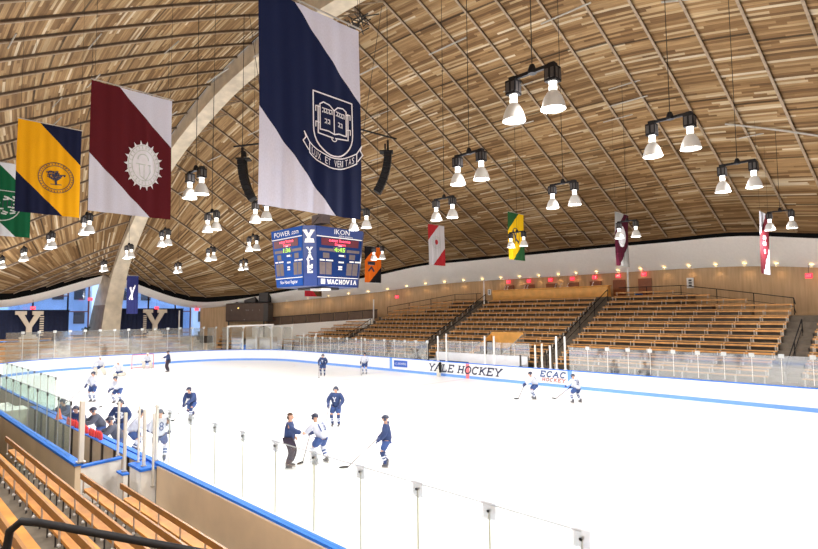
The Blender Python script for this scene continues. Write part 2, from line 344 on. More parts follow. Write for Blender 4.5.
for sy in (1, -1):
    for sx in (1, -1):
        for r in RP[:-1]:
            if sx*r[6] > 26: continue
            b = B(); P = [rp(r, .985*k/NS, sx, sy) for k in range(NS+1)]
            vs = []
            for i, p in enumerate(P):
                t = (P[min(i+1, NS)]-P[max(i-1, 0)]).normalized(); side = Vector((1, 0, 0)); side = (side-t*side.dot(t)).normalized(); n = side.cross(t)
                if n.z > 0: n = -n
                for (a, d) in ((-.025, -.02), (-.025, .11), (-.055, .11), (-.055, .16), (.055, .16), (.055, .11), (.025, .11), (.025, -.02)): vs.append(p+side*a+n*d)
            q = 8
            b.add(vs, [(i*q+k, i*q+(k+1) % q, (i+1)*q+(k+1) % q, (i+1)*q+k) for i in range(NS) for k in range(q)])
            b.m = [0 if (j % q) in (2, 3, 4) else 1 for j in range(len(b.f))]
            b.build('rib', ['rib', 'web'], ceiling)
            if sy > 0 and -36 < sx*r[0] < 22:      # bracket where the cable meets the arch
                p = P[0]; bb = B()
                for dx in (-.4, .4): bb.tube([(p.x+dx, .6, p.z-1.3), tuple(P[1]+Vector((0, 0, -.15)))], .045, 5)
                bb.tube([(p.x, .6, p.z-.9), tuple(P[1]+Vector((0, 0, -.15)))], .045, 5)
                bb.build('cable_bracket', 'rib', ceiling)
def roofz(x, y):
    """height of the ceiling above a point of the floor"""
    ax = abs(x); ay = abs(y)
    r = None
    for a, b_ in zip(RS[:-1], RS[1:]):
        if a[0] <= ax <= b_[0]: f = (ax-a[0])/(b_[0]-a[0]+1e-9); r = [p+(q-p)*f for p, q in zip(a, b_)]; break
    if r is None: r = RS[-1]
    s = max(0, min(1, (ay-HW)/max(.1, r[1]-HW))); az = zarch(afan(r[6]))+aoff(afan(r[6]))
    return az+(r[2]-az)*s+2.6*s*(1-s)**3*min(1, r[1]/20)
# black gap strip at the roof edge, soffit and wall
sof = B(); edge = B(); wl = {}
for nm_, sx, sy in (('wall_far', 1, 1), ('wall_far', -1, 1), ('wall_near', 1, -1), ('wall_near', -1, -1)):
    w_ = wl.setdefault(nm_, B())
    if w_.uv is None: w_.uv = []
    RR = RS; run = 0
    for a, b_ in zip(RR[:-1], RR[1:]):
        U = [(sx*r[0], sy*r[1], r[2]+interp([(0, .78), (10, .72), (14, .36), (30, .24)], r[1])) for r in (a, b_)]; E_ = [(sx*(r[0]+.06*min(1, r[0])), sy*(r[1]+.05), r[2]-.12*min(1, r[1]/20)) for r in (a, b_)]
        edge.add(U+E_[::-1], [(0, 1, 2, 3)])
        # soffit: curved cove
        rows = []
        for k in range(6):
            f = k/5; g = f; hz = 1-(1-f)**1.0
            rows.append([(sx*(r[0]+.06*min(1, r[0])+(r[3]-r[0]-.06*min(1, r[0]))*g), sy*(r[1]+.05+(r[4]-r[1]-.05)*g), E_[i][2]+(r[5]-E_[i][2])*hz-.10*sin(PI*f)) for i, r in enumerate((a, b_))])
        for k in range(5): sof.add([rows[k][0], rows[k][1], rows[k+1][1], rows[k+1][0]], [(0, 1, 2, 3)])
        if a[1] > 9.5:
            L = [(sx*(r[3]+.1*min(1, r[0])), sy*(r[4]+.25)) for r in (a, b_)]; zt = [r[5]+.05 for r in (a, b_)]
            d = math.dist(L[0], L[1])
            w_.add([(L[0][0], L[0][1], -.05), (L[1][0], L[1][1], -.05), (L[1][0], L[1][1], zt[1]), (L[0][0], L[0][1], zt[0])], [(0, 1, 2, 3)])
            w_.uv += [(run, 0), (run+d, 0), (run+d, zt[1]), (run, zt[0])]; run += d
            sof.add([(sx*a[3], sy*a[4], a[5]), (sx*b_[3], sy*b_[4], b_[5]), (L[1][0], L[1][1], zt[1]), (L[0][0], L[0][1], zt[0])], [(0, 1, 2, 3)])
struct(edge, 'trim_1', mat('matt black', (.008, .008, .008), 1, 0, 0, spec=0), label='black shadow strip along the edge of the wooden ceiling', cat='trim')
struct(sof, 'trim_2', 'soffit', True, label='wide white plaster soffit curving around below the wooden ceiling', cat='soffit')
struct(wl['wall_far'], 'wall_far', 'wall', label='warm board-marked concrete wall behind the far stands', cat='wall')
struct(wl['wall_near'], 'wall_near', 'wall', label='concrete wall behind the near stands', cat='wall')
# concrete arch
ar = B(); A2 = [(-x, z) for x, z in ARCHS[::-1]]+[(x, z) for x, z in ARCHS[1:]]
sec = []
for i, (x, z) in enumerate(A2):
    a = A2[max(i-1, 0)]; c = A2[min(i+1, len(A2)-1)]; t = Vector((c[0]-a[0], c[1]-a[1])).normalized(); n = Vector((-t.y, t.x))
    th = interp([(0, 5.2), (3, 4.6), (8, 3.6), (13, 2.0), (17, 1.5), (23, 1.5)], z); hw = interp([(0, .98), (6, .80), (10, .66), (14, .58), (23, .58)], z)
    if n.y < 0: n = -n
    if z < 9.5: n = Vector((1 if x > 0 else -1, .0))
    sec.append([(x, -hw, z), (x, hw, z), (x+n.x*th, hw, z+n.y*th), (x+n.x*th, -hw, z+n.y*th)])
ar.add([v for q in sec for v in q], [(i*4+k, i*4+(k+1) % 4, (i+1)*4+(k+1) % 4, (i+1)*4+k) for i in range(len(sec)-1) for k in range(4)])
ar.m = [1 if (j % 4) in (1, 3, 2) and (j < 4*9 or j > len(ar.f)-4*10) else 0 for j in range(len(ar.f))]  # sides and back of the arch feet take a browner tone
tag(ar.build('concrete_arch', ['conc', mat('brown side concrete', (.30, .22, .15), .85, 0, .2, 1.5)]), 'pale concrete arch rising behind the far goal and spanning the hall', 'arch', None, 'structure')
# floor and ice
b = B(); b.box((0, 0, -.11), (84, 62, .16)); struct(b, 'floor', 'floor', label='dark concrete floor around the rink', cat='floor')
def rrect(L, W, R, n=14):
    pts = []
    for cx, cy, a0 in ((L-R, W-R, 0), (-(L-R), W-R, PI/2), (-(L-R), -(W-R), PI), (L-R, -(W-R), 1.5*PI)):
        pts += [(cx+R*cos(a0+PI/2*k/n), cy+R*sin(a0+PI/2*k/n)) for k in range(n+1)]
    return pts
b = B(); pts = rrect(30.55, 13.0, 8.55); b.add([(x, y, 0) for x, y in pts], [tuple(range(len(pts)))])
def ring(cx, cy, r, wd, mi, a0=0, a1=2*PI, n=48):
    vs = []
    for k in range(n+1):
        a = a0+(a1-a0)*k/n; vs += [(cx+(r-wd)*cos(a), cy+(r-wd)*sin(a), .004), (cx+r*cos(a), cy+r*sin(a), .004)]
    b.add(vs, [(2*k, 2*k+1, 2*k+3, 2*k+2) for k in range(n)], mi)
def fline(x, wd, mi, y=12.95):
    b.add([(x-wd/2, -y, .004), (x+wd/2, -y, .004), (x+wd/2, y, .004), (x-wd/2, y, .004)], [(0, 1, 2, 3)], mi)
fline(0, .3, 1); fline(8.1, .3, 2); fline(-8.1, .3, 2); fline(-27.13, .06, 1, 11.7); fline(27.13, .06, 1, 11.7)
ring(0, 0, 4.57, .06, 2)
for sx in (1, -1):
    for sy in (1, -1): ring(sx*21.03, sy*6.7, 4.57, .05, 1); ring(sx*21.03, sy*6.7, .3, .3, 1); ring(sx*6.2, sy*6.7, .3, .3, 1)
struct(b, 'ice', ['ice', 'redl', 'bluel'], label='white sheet of rink ice with faint painted circles and lines', cat='ice')

# ------------------------------------------------------------------ dasher boards
db = thing('dasher_boards', 'white dasher boards with a blue cap running all round the ice', 'boards')
def wallstrip(b, pts, off0, off1, z0, z1, mi=0, closed=True):
    """strip following the outline, offset outwards between off0 and off1"""
    n = len(pts); vs = []
    for i, p in enumerate(pts):
        a = pts[(i-1) % n] if closed else pts[max(i-1, 0)]; c = pts[(i+1) % n] if closed else pts[min(i+1, n-1)]
        t = Vector((c[0]-a[0], c[1]-a[1])).normalized(); nn = Vector((t.y, -t.x))
        for o, z in ((off0, z0), (off0, z1), (off1, z1), (off1, z0)): vs.append((p[0]+nn.x*o, p[1]+nn.y*o, z))
    m = n if closed else n-1
    b.add(vs, [(i*4+k, i*4+(k+1) % 4, ((i+1) % n)*4+(k+1) % 4, ((i+1) % n)*4+k) for i in range(m) for k in range(4)], mi)
P0 = rrect(30.48, 12.95, 8.5)
b = B(); wallstrip(b, P0, .0, .06, 0, 1.07); b.build('panel', 'board', db)
b = B(); wallstrip(b, P0, -.012, 0, 0, .2); b.build('kick_plate', 'kick', db)
b = B(); wallstrip(b, P0, -.02, .12, 1.07, 1.12); b.build('cap_rail', 'blue', db)
b = B(); wallstrip(b, [(11.3, -12.95), (22.0, -12.95)]+[(21.98+8.5*sin(PI/2*k/10), -4.45-8.5*cos(PI/2*k/10)) for k in range(1, 11)], .06, .16, 0, 1.07, closed=False)
b.build('back_panel', 'tan', db)['label'] = 'tan back face of the near boards'
b = B(); b.box((21.5-4.9, -13.22, .06), (10.4, .14, .12)); b.build('base_kerb', 'lsup', db)
for x, m_, nm_ in ((0, 'red', 'centre_line_stripe'), (8.1, 'kick', 'blue_line_stripe'), (-8.1, 'kick', 'blue_line_stripe')):
    b = B(); b.box((x, 12.945, .54), (.3, .03, 1.06)); b.build(nm_, m_, db)
fn = lambda u, v: (u, 12.925, v)
for wd_, x_, w_ in (('YALE', -3.9, 2.6), ('HOCKEY', -1.0, 3.95)): b = B(); slab(b, wd_, x_, .36, w_, .50, fn, thick=.2, shear=.3, gap=.02); b.build('painted_word', 'txt', db)['label'] = 'slanted navy letters reading '+wd_
b = B(); slab(b, 'ECAC', 5.95, .62, 1.9, .33, fn, thick=.24, shear=.3); b.build('painted_word', 'ecac', db)['label'] = 'blue letters reading ECAC'
b = B(); slab(b, 'HOCKEY', 6.1, .33, 1.7, .2, fn, thick=.24, shear=.3); b.build('painted_word', 'ecacr', db)['label'] = 'red letters reading HOCKEY'
b = B(); b.box((-6.95, 12.935, .66), (1.55, .02, .52)); puttext(b, 'U.S. BOWERS', -7.6, .58, 1.3, .17, lambda u, v: (u, 12.918, v), 1)
b.build('advertising_sign', ['adblue', 'white'], db)['label'] = 'blue rectangular advertisement with white letters'

# ------------------------------------------------------------------ rink glass
_bar = {}
def barrier(label):
    if label not in _bar: _bar[label] = thing('glass_barrier', label, 'rink glass')
    return _bar[label]
def pdup(src, loc, rz, group):
    c = src.copy(); COL.objects.link(c); c.parent = barrier(group); c.location = loc; c.rotation_euler = (0, 0, rz)
    for ch in src.children: d = ch.copy(); COL.objects.link(d); d.parent = c
    return c
def glass_panel(loc, rz, wd, z0, z1, label, group, gm='glass', clip='clear', seam='bead'):
    bar = barrier(group)
    b = B(); b.box((0, 0, (z0+z1)/2), (wd-.012, .014, z1-z0)); t = b.build('glass_panel', gm, bar); t.location = loc; t.rotation_euler = (0, 0, rz)
    b = B(); b.box((0, 0, z1+.004), (wd, .018, .014)); b.build('top_edge', 'gedge', t)
    b = B(); sw = .013 if seam == 'bead' else .02; b.box((wd/2, 0, (z0+z1)/2), (sw, .022, z1-z0-.16)); b.build('seam_strip', seam, t)
    b = B()
    if clip == 'clear':
        b.box((wd/2, -.02, z1-.07), (.2, .008, .2)); b.box((wd/2, .02, z1-.07), (.2, .008, .2)); b.tube([(wd/2, -.032, z1-.07), (wd/2, .026, z1-.07)], .018, 8, 1)
        b.build('top_clip', ['clip', 'black'], t)
    elif clip == 'plate':
        b.box((wd/2, -.02, z1+.0), (.24, .03, .2)); b.build('top_clip', 'plate', t)
    else:
        b.box((wd/2, 0, z1-.03), (.05, .04, .1)); b.build('top_clip', 'dark', t)
    return t
NG = 'clear seamless glass barrier on the near boards, in front of the benches'
t0 = None
for k in range(10):
    x = 11.15+1.18*k; x = x+.0
    lab = f'{ORD[k]} clear glass panel along the near boards counting from the bench gate'
    o = glass_panel((x, -13.0, 0), 0, 1.18, 1.12, 2.44, lab, NG) if t0 is None else pdup(t0, (x, -13.0, 0), 0, NG)
    t0 = t0 or o
t0 = None
for k in range(9):   # glass at the far end of the near boards
    x = -9.2+1.2*k
    lab = f'{ORD[k]} panel of near-side glass beyond the team bench counting from the far corner'
    o = glass_panel((x, -13.0, 0), 0, 1.2, 1.12, 2.42, lab, 'greenish near-side glass barrier beyond the team bench at left', 'glassg', 'dark', 'alu') if t0 is None else pdup(t0, (x, -13.0, 0), 0, 'greenish near-side glass barrier beyond the team bench at left')
    t0 = t0 or o
t0 = None
xs = [9.3+1.24*k for k in range(-1, 13)]
for k, x in enumerate(xs):
    lab = f'{ORD[k]} glass panel on the far boards right of the lettered timekeeper area'
    o = glass_panel((x+.62, 13.0, 0), 0, 1.24, 1.12, 2.52, lab, 'glass barrier on the far boards to the right of the painted lettering', 'glassf', 'plate', 'alu') if t0 is None else pdup(t0, (x+.62, 13.0, 0), 0, 'glass barrier on the far boards to the right of the painted lettering')
    t0 = t0 or o
for k in range(15):
    x = -4.0-1.24*k-.62
    pdup(t0, (x, 13.0, 0), 0, 'glass barrier on the far boards to the left of the timekeeper box')
t0 = None
ends = [-9.96+.0+1.222*k for k in range(16)]
for k, y in enumerate(ends):
    if y > 8.6: break
    yy = max(-4.4, y)
    lab = f'{ORD[k]} tall glass panel behind the far goal counting from the left'
    xx = -30.53
    if abs(y+.61) > 4.6: xx = -(21.98+math.sqrt(max(0, 8.55**2-(abs(y+.61)-4.45)**2)))
    ang = PI/2 if abs(y+.61) < 4.6 else PI/2+math.copysign(math.asin(min(1, (abs(y+.61)-4.45)/8.55)), y)
    o = glass_panel((xx, y+.61, 0), ang, 1.25, 1.12, 3.45, lab, 'tall glass barrier behind the far goal with square white top plates', 'glassf', 'plate', 'alu') if t0 is None else pdup(t0, (xx, y+.61, 0), ang, 'tall glass barrier behind the far goal with square white top plates')
    t0 = t0 or o
for sy, nm_ in ((1, 'far left'), (-1, 'near left')):      # corner arcs
    rngs = range(2, 9) if sy > 0 else range(4, 9)
    for k in rngs:
        a = PI/2*(k/9) ; th = PI/2*(k/9)
        x = -21.98-8.55*cos(th)*1; y = sy*(4.45+8.55*sin(th))
        if sy > 0 and y < 9.2: continue
        if sy < 0 and y > -10.2: continue
        ang = math.atan2(sy*cos(th), sin(th))
        pdup(t0, (x, y, 0), ang, f'tall curved glass barrier in the {nm_} corner of the rink')

# ------------------------------------------------------------------ stands
def bench(name, x0, x1, y, z, label, group, wood='bench', face=1, gap=1.3, nsup=None, seatd=.30):
    """face 1: sitters look towards -y (far stand); built along x"""
    L = x1-x0; t = thing(name, label, 'bench', ((x0+x1)/2, y, z), 0, group)
    b = B(); b.box((0, seatd/2*face, -.025), (L, seatd, .05)); b.build('seat_plank', wood, t)
    b = B(); b.box((0, (seatd+.06)*face, .25), (L, .03, .10)); b.build('back_rail', wood if wood == 'bench' else 'rail', t)
    n = max(2, round(L/gap)+1)
    s = B(); s.box((0, .05*face, -.21), (.07, .05, .32)); s.box((0, seatd/2*face, -.065), (.05, seatd, .03)); s.box((0, (seatd+.03)*face, .1), (.035, .03, .36)); s.box((0, .05*face, -.39), (.1, .12, .03))
    first = None
    for k in range(n):
        x = -L/2+.12+(L-.24)*k/(n-1)
        if first is None: first = s.build('support', 'lsup', t); first.location = (x, 0, 0)
        else:
            c = first.copy(); COL.objects.link(c); c.parent = t; c.location = (x, 0, 0)
    return t
def frow(i): return 14.4+.8*i, 1.36+.385*i
steps = B()
SEC = [('leftmost', -31, -18.6, 0, 6), ('left centre', -17.4, -7.4, 0, 11), ('middle', -6.0, 4.8, 0, 11), ('right centre', 6.1, 18.3, 0, 12), ('rightmost', 19.75, 25.5, 0, 8)]
LIM = {12: 10.6, 11: 13.2, 10: 15.7}
LST = {0: -29.3, 1: -28.6, 2: -27.2, 3: -26, 4: -24.8, 5: -23.5, 6: -22.4}
for nm_, a, c, i0, i1 in SEC:
    for i in range(i0, i1+1):
        y, z = frow(i); x0, x1 = a, c
        if i in LIM:
            x0 = max(x0, -LIM[i]); x1 = min(x1, LIM[i])
        if nm_ == 'leftmost': x0 = LST[i]
        if nm_ == 'rightmost' and i > 4: x1 = 25.5-(i-4)*.9
        spans = [(x0, x1)]
        if nm_ == 'middle' and i <= 4: spans = [(x0, -1.7), (1.6, x1)]
        for q, (p0, p1) in enumerate(spans):
            extra = '' if len(spans) == 1 else (', left of stair opening' if q == 0 else ', right of stair opening')
            bench('stand_bench', p0, p1, y, z, f'wooden bench, {ORD[i]} row up, {nm_} section of far stands{extra}', 'benches of the far stands')
for i in range(0, 14):
    y, z = frow(i); zt = z-.42
    lim = {13: 10.9}.get(i, LIM.get(i, 31 if i < 7 else 24.5))
    l0, l1 = -min(lim, 18.5 if i > 6 else 31)-.3, min(lim+.3, 24)
    if i <= 6: l0 = LST[i]-.8
    if i <= 4:
        for p0, p1 in ((l0, -1.4), (1.3, l1)): steps.box(((p0+p1)/2, y+.05, zt/2), (p1-p0, .8, zt))
    else: steps.box(((l0+l1)/2, y+.05+(.9 if i == 13 else 0), zt/2), (l1-l0, .8+(1.8 if i == 13 else 0), zt))
for ax in (-6.7, 5.45, 19.0, -18.0):       # half steps in the aisles
    for i in range(0, 12 if abs(ax) < 17 else 7):
        y, z = frow(i); steps.box((ax, y+.27, z-.42+.095), (1.15, .38, .19))
tag(steps.build('stand_steps', 'step'), 'dark concrete steps carrying the far benches', 'stand', None, 'structure')
# concourse slab behind the far stands
b = B(); b.add([(-24, 16, 5.2), (24, 16, 5.2), (24, 30, 5.2), (-24, 30, 5.2)], [(0, 1, 2, 3)])
# wooden stair opening in the middle section
v = thing('stair_opening', 'orange wood-lined stair opening cut into the middle of the far stands', 'stair opening', (0, 0, 0))
b = B(); b.box((0, 17.98, 2.55), (3.0, .08, 1.3)); b.build('back_panel', 'press', v)
for sx in (-1.55, 1.45):
    b = B(); b.prism([(14.3, .9), (14.3, 1.25), (18.2, 3.15), (18.2, .9)], lambda u, w_: (sx-.04, u, w_), lambda u, w_: (sx+.04, u, w_)); b.build('side_panel', 'press' if sx < 0 else 'lsup', v)
# aisle handrails
def railing(name, pts, posts, h, label, group=None, mids=(.5,), r=.028, m_='black'):
    t = thing(name, label, 'railing', (0, 0, 0), 0, group)
    b = B(); b.tube([(p[0], p[1], p[2]+h) for p in pts], r, 7); b.build('top_rail', m_, t)
    for q in mids: b = B(); b.tube([(p[0], p[1], p[2]+h*q) for p in pts], r*.75, 6); b.build('mid_rail', m_, t)
    for p in posts: b = B(); b.tube([(p[0], p[1], p[2]), (p[0], p[1], p[2]+h)], r, 6); b.build('post', m_, t)
    return t
for ax, nm_, n in ((-6.7, 'left of the press box', 12), (5.45, 'right of the press box', 12), (19.0, 'at the far right of the stands', 8), (-18.0, 'beside the leftmost section', 6)):
    pts = []
    for i in range(0, n+1, 3):
        y, z = frow(i); pts.append((ax+.1, y+.1, z-.42))
    railing('aisle_handrail', pts, pts, .95, f'black metal handrail up the stepped aisle {nm_}', 'aisle handrails')
R_ = lambda i, x: (x, frow(i)[0]+.5, frow(i)[1]-.4)
railing('stand_railing', [R_(12, 6.3), R_(12, 11), R_(11, 13.6), R_(10, 16.0), R_(9, 18.3), R_(8, 18.5)], [R_(12, 8.5), R_(12, 11), R_(11, 13.6), R_(10, 16.0), R_(9, 18.3)], 1.05, 'black railing stepping down behind the top rows at right')
railing('stand_railing', [R_(12, -7.5), R_(12, -10.8), R_(11, -13.4), R_(10, -15.8), R_(9, -18.3)], [R_(12, -8), R_(12, -10.8), R_(11, -13.4), R_(10, -15.8), R_(9, -18.3)], 1.05, 'black railing stepping down behind the top rows at left')
# parapet and panelled walkway at left
b = B(); A_, C_ = (-33.5, 14.4), (-19.4, 20.9)
b.prism([(0, 0), (1, 0), (1, 4.25), (0, 3.35)], lambda u, v: (A_[0]+(C_[0]-A_[0])*u, A_[1]+(C_[1]-A_[1])*u, v), lambda u, v: (A_[0]+(C_[0]-A_[0])*u-.1, A_[1]+(C_[1]-A_[1])*u+.18, v))
tag(b.build('parapet_wall', 'soffit'), 'smooth white parapet wall behind the stepped leftmost benches', 'wall', None, 'structure')
pr = thing('walkway_railing', 'dark brown panelled railing above the white parapet wall', 'railing')
for k in range(9):
    u0, u1 = k/9, (k+1)/9
    def pf(u, v, o): return (A_[0]-.3+(C_[0]+.6-A_[0])*u-o*.5, A_[1]+.45+(C_[1]-A_[1])*u+o, v+3.35+.9*u)
    b = B(); b.prism([(u0+.004, 0), (u1-.004, 0), (u1-.004, .92), (u0+.004, .92)], lambda u, v: pf(u, v, 0), lambda u, v: pf(u, v, .05)); b.build('panel', 'darkpan', pr)
    b = B(); p = pf(u0, 0, -.04); b.tube([p, (p[0], p[1], p[2]+1.0)], .04, 6); b.build('post', 'dark', pr)
b = B(); b.tube([pf(0, .95, -.02), pf(1, .95, -.02)], .05, 6); b.build('top_rail', 'dark', pr)
# press box
pb = thing('press_box', 'long honey-coloured wooden press desk above the middle far stands', 'press box', (-.6, 25.4, 5.45))
b = B(); b.prism([(0, 0), (0, 1.35), (.12, 1.42), (.55, 1.42), (.55, 0)], lambda u, v: (-5.8, u-.55+.12*(1.4-v), v), lambda u, v: (5.8, u-.55+.12*(1.4-v), v)); b.build('front_panel', 'press', pb)
b = B(); b.box((0, -.12, 1.45), (11.7, .6, .05)); b.build('desk_top', 'press', pb)
b = B()
for k in range(24): b.ball((-5.5+11*k/23, -.42, .33), .03, 6)
b.build('screw_heads', 'alu', pb)
for k, x in enumerate((-4.3, -4.0, -2.1, -1.8, 1.1, 1.6, 2.3, 4.6)):
    t = thing('desk_microphone', f'small white desk item on the press desk, {ORD[k]} from the left', 'desk item', (-.9+x, 25.25, 6.93), 0, 'items on the press desk')
    b = B(); b.box((0, 0, .02), (.16, .12, .04)); b.build('base', 'white', t)
    b = B(); b.tube([(0, 0, .04), (.02, 0, .2), (.08, 0, .28)], .018, 6); b.ball((.1, 0, .3), .05, 8); b.build('head', 'white', t)
# doors and exit signs behind the press box
def exit_sign(x, y, z, rz, label, w_=.42, hang=.8):
    t = thing('exit_sign', label, 'exit sign', (x, y, z), rz, 'red exit signs')
    b = B(); b.box((0, .03, 0), (w_, .06, .3)); b.build('housing', 'exit', t)
    b = B(); b.tube([(0, .03, .14), (0, .03, hang)], .012, 5); b.build('hanger', 'dark', t)
    b = B(); puttext(b, 'EXIT', -.16, -.08, .32, .16, lambda u, v: (u, -.004, v)); b.build('lettering', 'white', t)
for k, x in enumerate((-6.6, -4.4, -2.1, .15, 2.4, 4.65, 7.0)):
    wy = interp([(r[0], r[4]) for r in RS if r[1] > 9], abs(x))+.2
    d = B(); d.box((x, wy-.06, 6.3), (1.1, .08, 2.4)); o = tag(d.build('door_%d' % (k+1), 'doorwood'), f'brown wooden door under an exit sign, {ORD[k]} from the left behind the press desk', 'door', None, 'structure')
    exit_sign(x, wy-.25, 7.85, 0, f'red lit exit sign over a door, {ORD[k]} from the left above the press desk')
exit_sign(-18.2, 23.4, 6.6, .5, 'red lit exit sign hung below the soffit left of the press desk')
exit_sign(18.95, 23.2, 6.85, -.45, 'red lit exit sign high on the concrete wall at the far right')
exit_sign(-36.8, 9.2, 5.45, PI/2-.2, 'red lit exit sign on the warm wall right of the navy curtains')
exit_sign(-37.3, 4.9, 5.62, PI/2, 'red lit exit sign above the curtain by the right-hand letter')
exit_sign(-37.3, -6.6, 5.6, PI/2, 'red lit exit sign above the left-hand letter')
exit_sign(-37.3, -1.7, 6.5, PI/2, 'red lit exit sign in front of the windows left of the arch')
# wall notices and bin
for (x, y, z, sx, lab) in ((-6.75, 24.9, 6.75, .35, 'white framed notice on the post left of the press desk'), (10.9, 26.9, 6.9, .5, 'white framed notice on the concrete wall right of the press desk')):
    t = thing('wall_notice', lab, 'notice', (x, y, z)); b = B(); b.box((0, 0, 0), (sx, .04, sx*1.6)); b.build('board', 'white', t)
    b = B()
    for q in (-.25, 0, .25): b.box((0, -.025, q*sx*1.6), (sx*.45, .01, sx*.28))
    b.build('print', 'dark', t)
t = thing('waste_bin', 'black waste bin beside the white post on the upper concourse', 'bin', (7.5, 25.4, 5.35)); b = B(); b.lathe([(.24, 0), (.28, .7), (.3, .72), (.3, .8), (.0, .85)], n=14); b.build('bin_body', 'dark', t); b = B(); b.lathe([(.305, .72), (.305, .8)], n=14); b.build('rim', 'blue', t)
# slender white posts
for (x, y, z0, z1, lab) in ((-6.95, 24.3, 5.2, 7.95, 'tall slim white post rising from the top rows left of the press desk'), (6.9, 24.9, 5.3, 9.6, 'tall slim white post rising beside the press desk at right'), (-18.9, 20.6, 4.0, 6.3, 'slim white post at the head of the leftmost aisle'), (-35.6, 6.7, 1.6, 5.3, 'slim white post in front of the right-hand navy curtain')):
    t = thing('white_post', lab, 'post', (x, y, z0)); b = B(); b.tube([(0, 0, 0), (0, 0, z1-z0)], .07, 8); b.build('shaft', 'white', t); b = B(); b.box((0, 0, .03), (.25, .25, .06)); b.build('base_plate', 'white', t)

# far boxes: timekeeper and penalty area
t = thing('timekeeper_box', 'white-walled timekeeper box behind the lettered far boards', 'box', (0, 0, 0))
b = B(); b.box((.2, 14.0, .86), (8.4, .08, 1.72)); b.build('back_wall', 'board', t)
b = B(); b.box((-2.0, 13.4, 1.1), (3.2, .4, .05)); b.build('desk', 'sbr', t)
for x in (-4.0, 4.4): b = B(); b.box((x, 13.55, .6), (.06, .8, 1.2)); b.build('side_wall', 'board', t)
PL = {-20.9: 'white post on the far boards, leftmost of the thick pair', -18.8: 'white post on the far boards, second of the thick pair at left', -12.0: 'pale thin post on the far boards by the blue line',
 -4.0: 'dark post where the timekeeper box begins at left', -2.95: 'tall white post, first of the pair above the word YALE', -2.1: 'tall white post, second of the pair above the word YALE', 1.5: 'tall white post at the middle of the timekeeper box, left of two',
 2.3: 'tall white post at the middle of the timekeeper box, right of two', 4.45: 'short dark post at the right end of the timekeeper box', 5.6: 'pale post just right of the timekeeper box', 6.1: 'second pale post right of the timekeeper box',
 6.7: 'shorter white post above the letters ECAC', 7.15: 'tall white post, first of the pair above the word ECAC', 7.75: 'tall white post, second of the pair right of the word ECAC'}
for (x, z1, m_) in ((-2.95, 3.0, 'white'), (-2.1, 3.2, 'white'), (1.5, 3.1, 'white'), (2.3, 3.1, 'white'), (5.6, 2.6, 'alu'), (6.1, 2.7, 'alu'), (6.7, 2.6, 'white'), (7.15, 3.2, 'white'), (7.75, 3.2, 'white'), (-12.0, 2.7, 'alu'), (-18.8, 2.9, 'white'), (-20.9, 2.9, 'white'), (-4.0, 2.4, 'dark'), (4.45, 1.9, 'dark')):
    lab = PL[x]
    p = thing('glass_post', lab, 'post', (x, 13.06, 1.12), 0, 'upright posts on the far boards'); b = B(); b.box((0, 0, (z1-1.12)/2), (.1, .07, z1-1.12)); b.build('shaft', m_, p)
    b = B(); b.box((0, 0, .02), (.2, .12, .04)); b.build('foot_plate', m_, p)
t0 = None
for k, x in enumerate((-3.4, -2.2, -1.0, .2, 1.5, 2.7, 3.9)):
    b = B(); b.box((0, 0, 2.05), (1.15, .014, 1.1)); t1 = b.build('glass_panel', 'glassf', barrier('glass barrier standing behind the white timekeeper box')); t1.location = (x, 14.1, 0); b = B(); b.box((.58, 0, 0), (.02, .03, 1.1)); (lambda q: setattr(q, 'location', (0, 0, 2.05)))(b.build('seam_strip', 'alu', t1))

# ------------------------------------------------------------------ left end: stands, curtains, letters, windows
es = B()
for i in range(6):
    X = -32.1-.78*i; z = .95+.37*i
    es.box((X-.1, -1.0, (z-.42)/2), (.8, 23 if i < 4 else 19.5, z-.42))
    if i < 5:
        for q, (y0, y1) in enumerate(((-11.5, -5.4), (-4.3, .7), (1.9, 6.4))):
            t = bench('stand_bench', -(y1-y0)/2, (y1-y0)/2, 0, z, f'wooden bench, {ORD[i]} row up behind the far goal, {("left", "centre", "right")[q]} block', 'benches behind the far goal')
            t.location = (X+.2, (y0+y1)/2, z); t.rotation_euler = (0, 0, PI/2)
tag(es.build('end_stand_steps', mat('pale stone steps', (.60, .53, .43), .8, 0, .35, 1.2)), 'concrete steps carrying the benches behind the far goal', 'stand', None, 'structure')
for i in range(5):
    a = math.radians(128); ux, uy = sin(a), -cos(a)
    cx, cy = -31.0-.62*i, 12.0+.5*i; z = .95+.37*i
    t = bench('stand_bench', -1.4, 1.4, 0, z, f'short wooden bench, {ORD[i]} row up in the far left corner block', 'benches in the far left corner', gap=1.2)
    t.location = (cx-1.15, cy-1.55, z); t.rotation_euler = (0, 0, math.radians(51))
    b = B(); b.box((cx-1.3, cy-1.42, (z-.42)/2), (3.0, .8, z-.42), rz=math.radians(51)); tag(b.build('corner_step', 'step'), None, None, None, 'structure')
b = B(); b.box((-38.0, -1, 1.19), (2.9, 26, 2.38)); tag(b.build('end_concourse', 'step'), 'raised concourse floor behind the far goal stand', 'floor', None, 'structure')
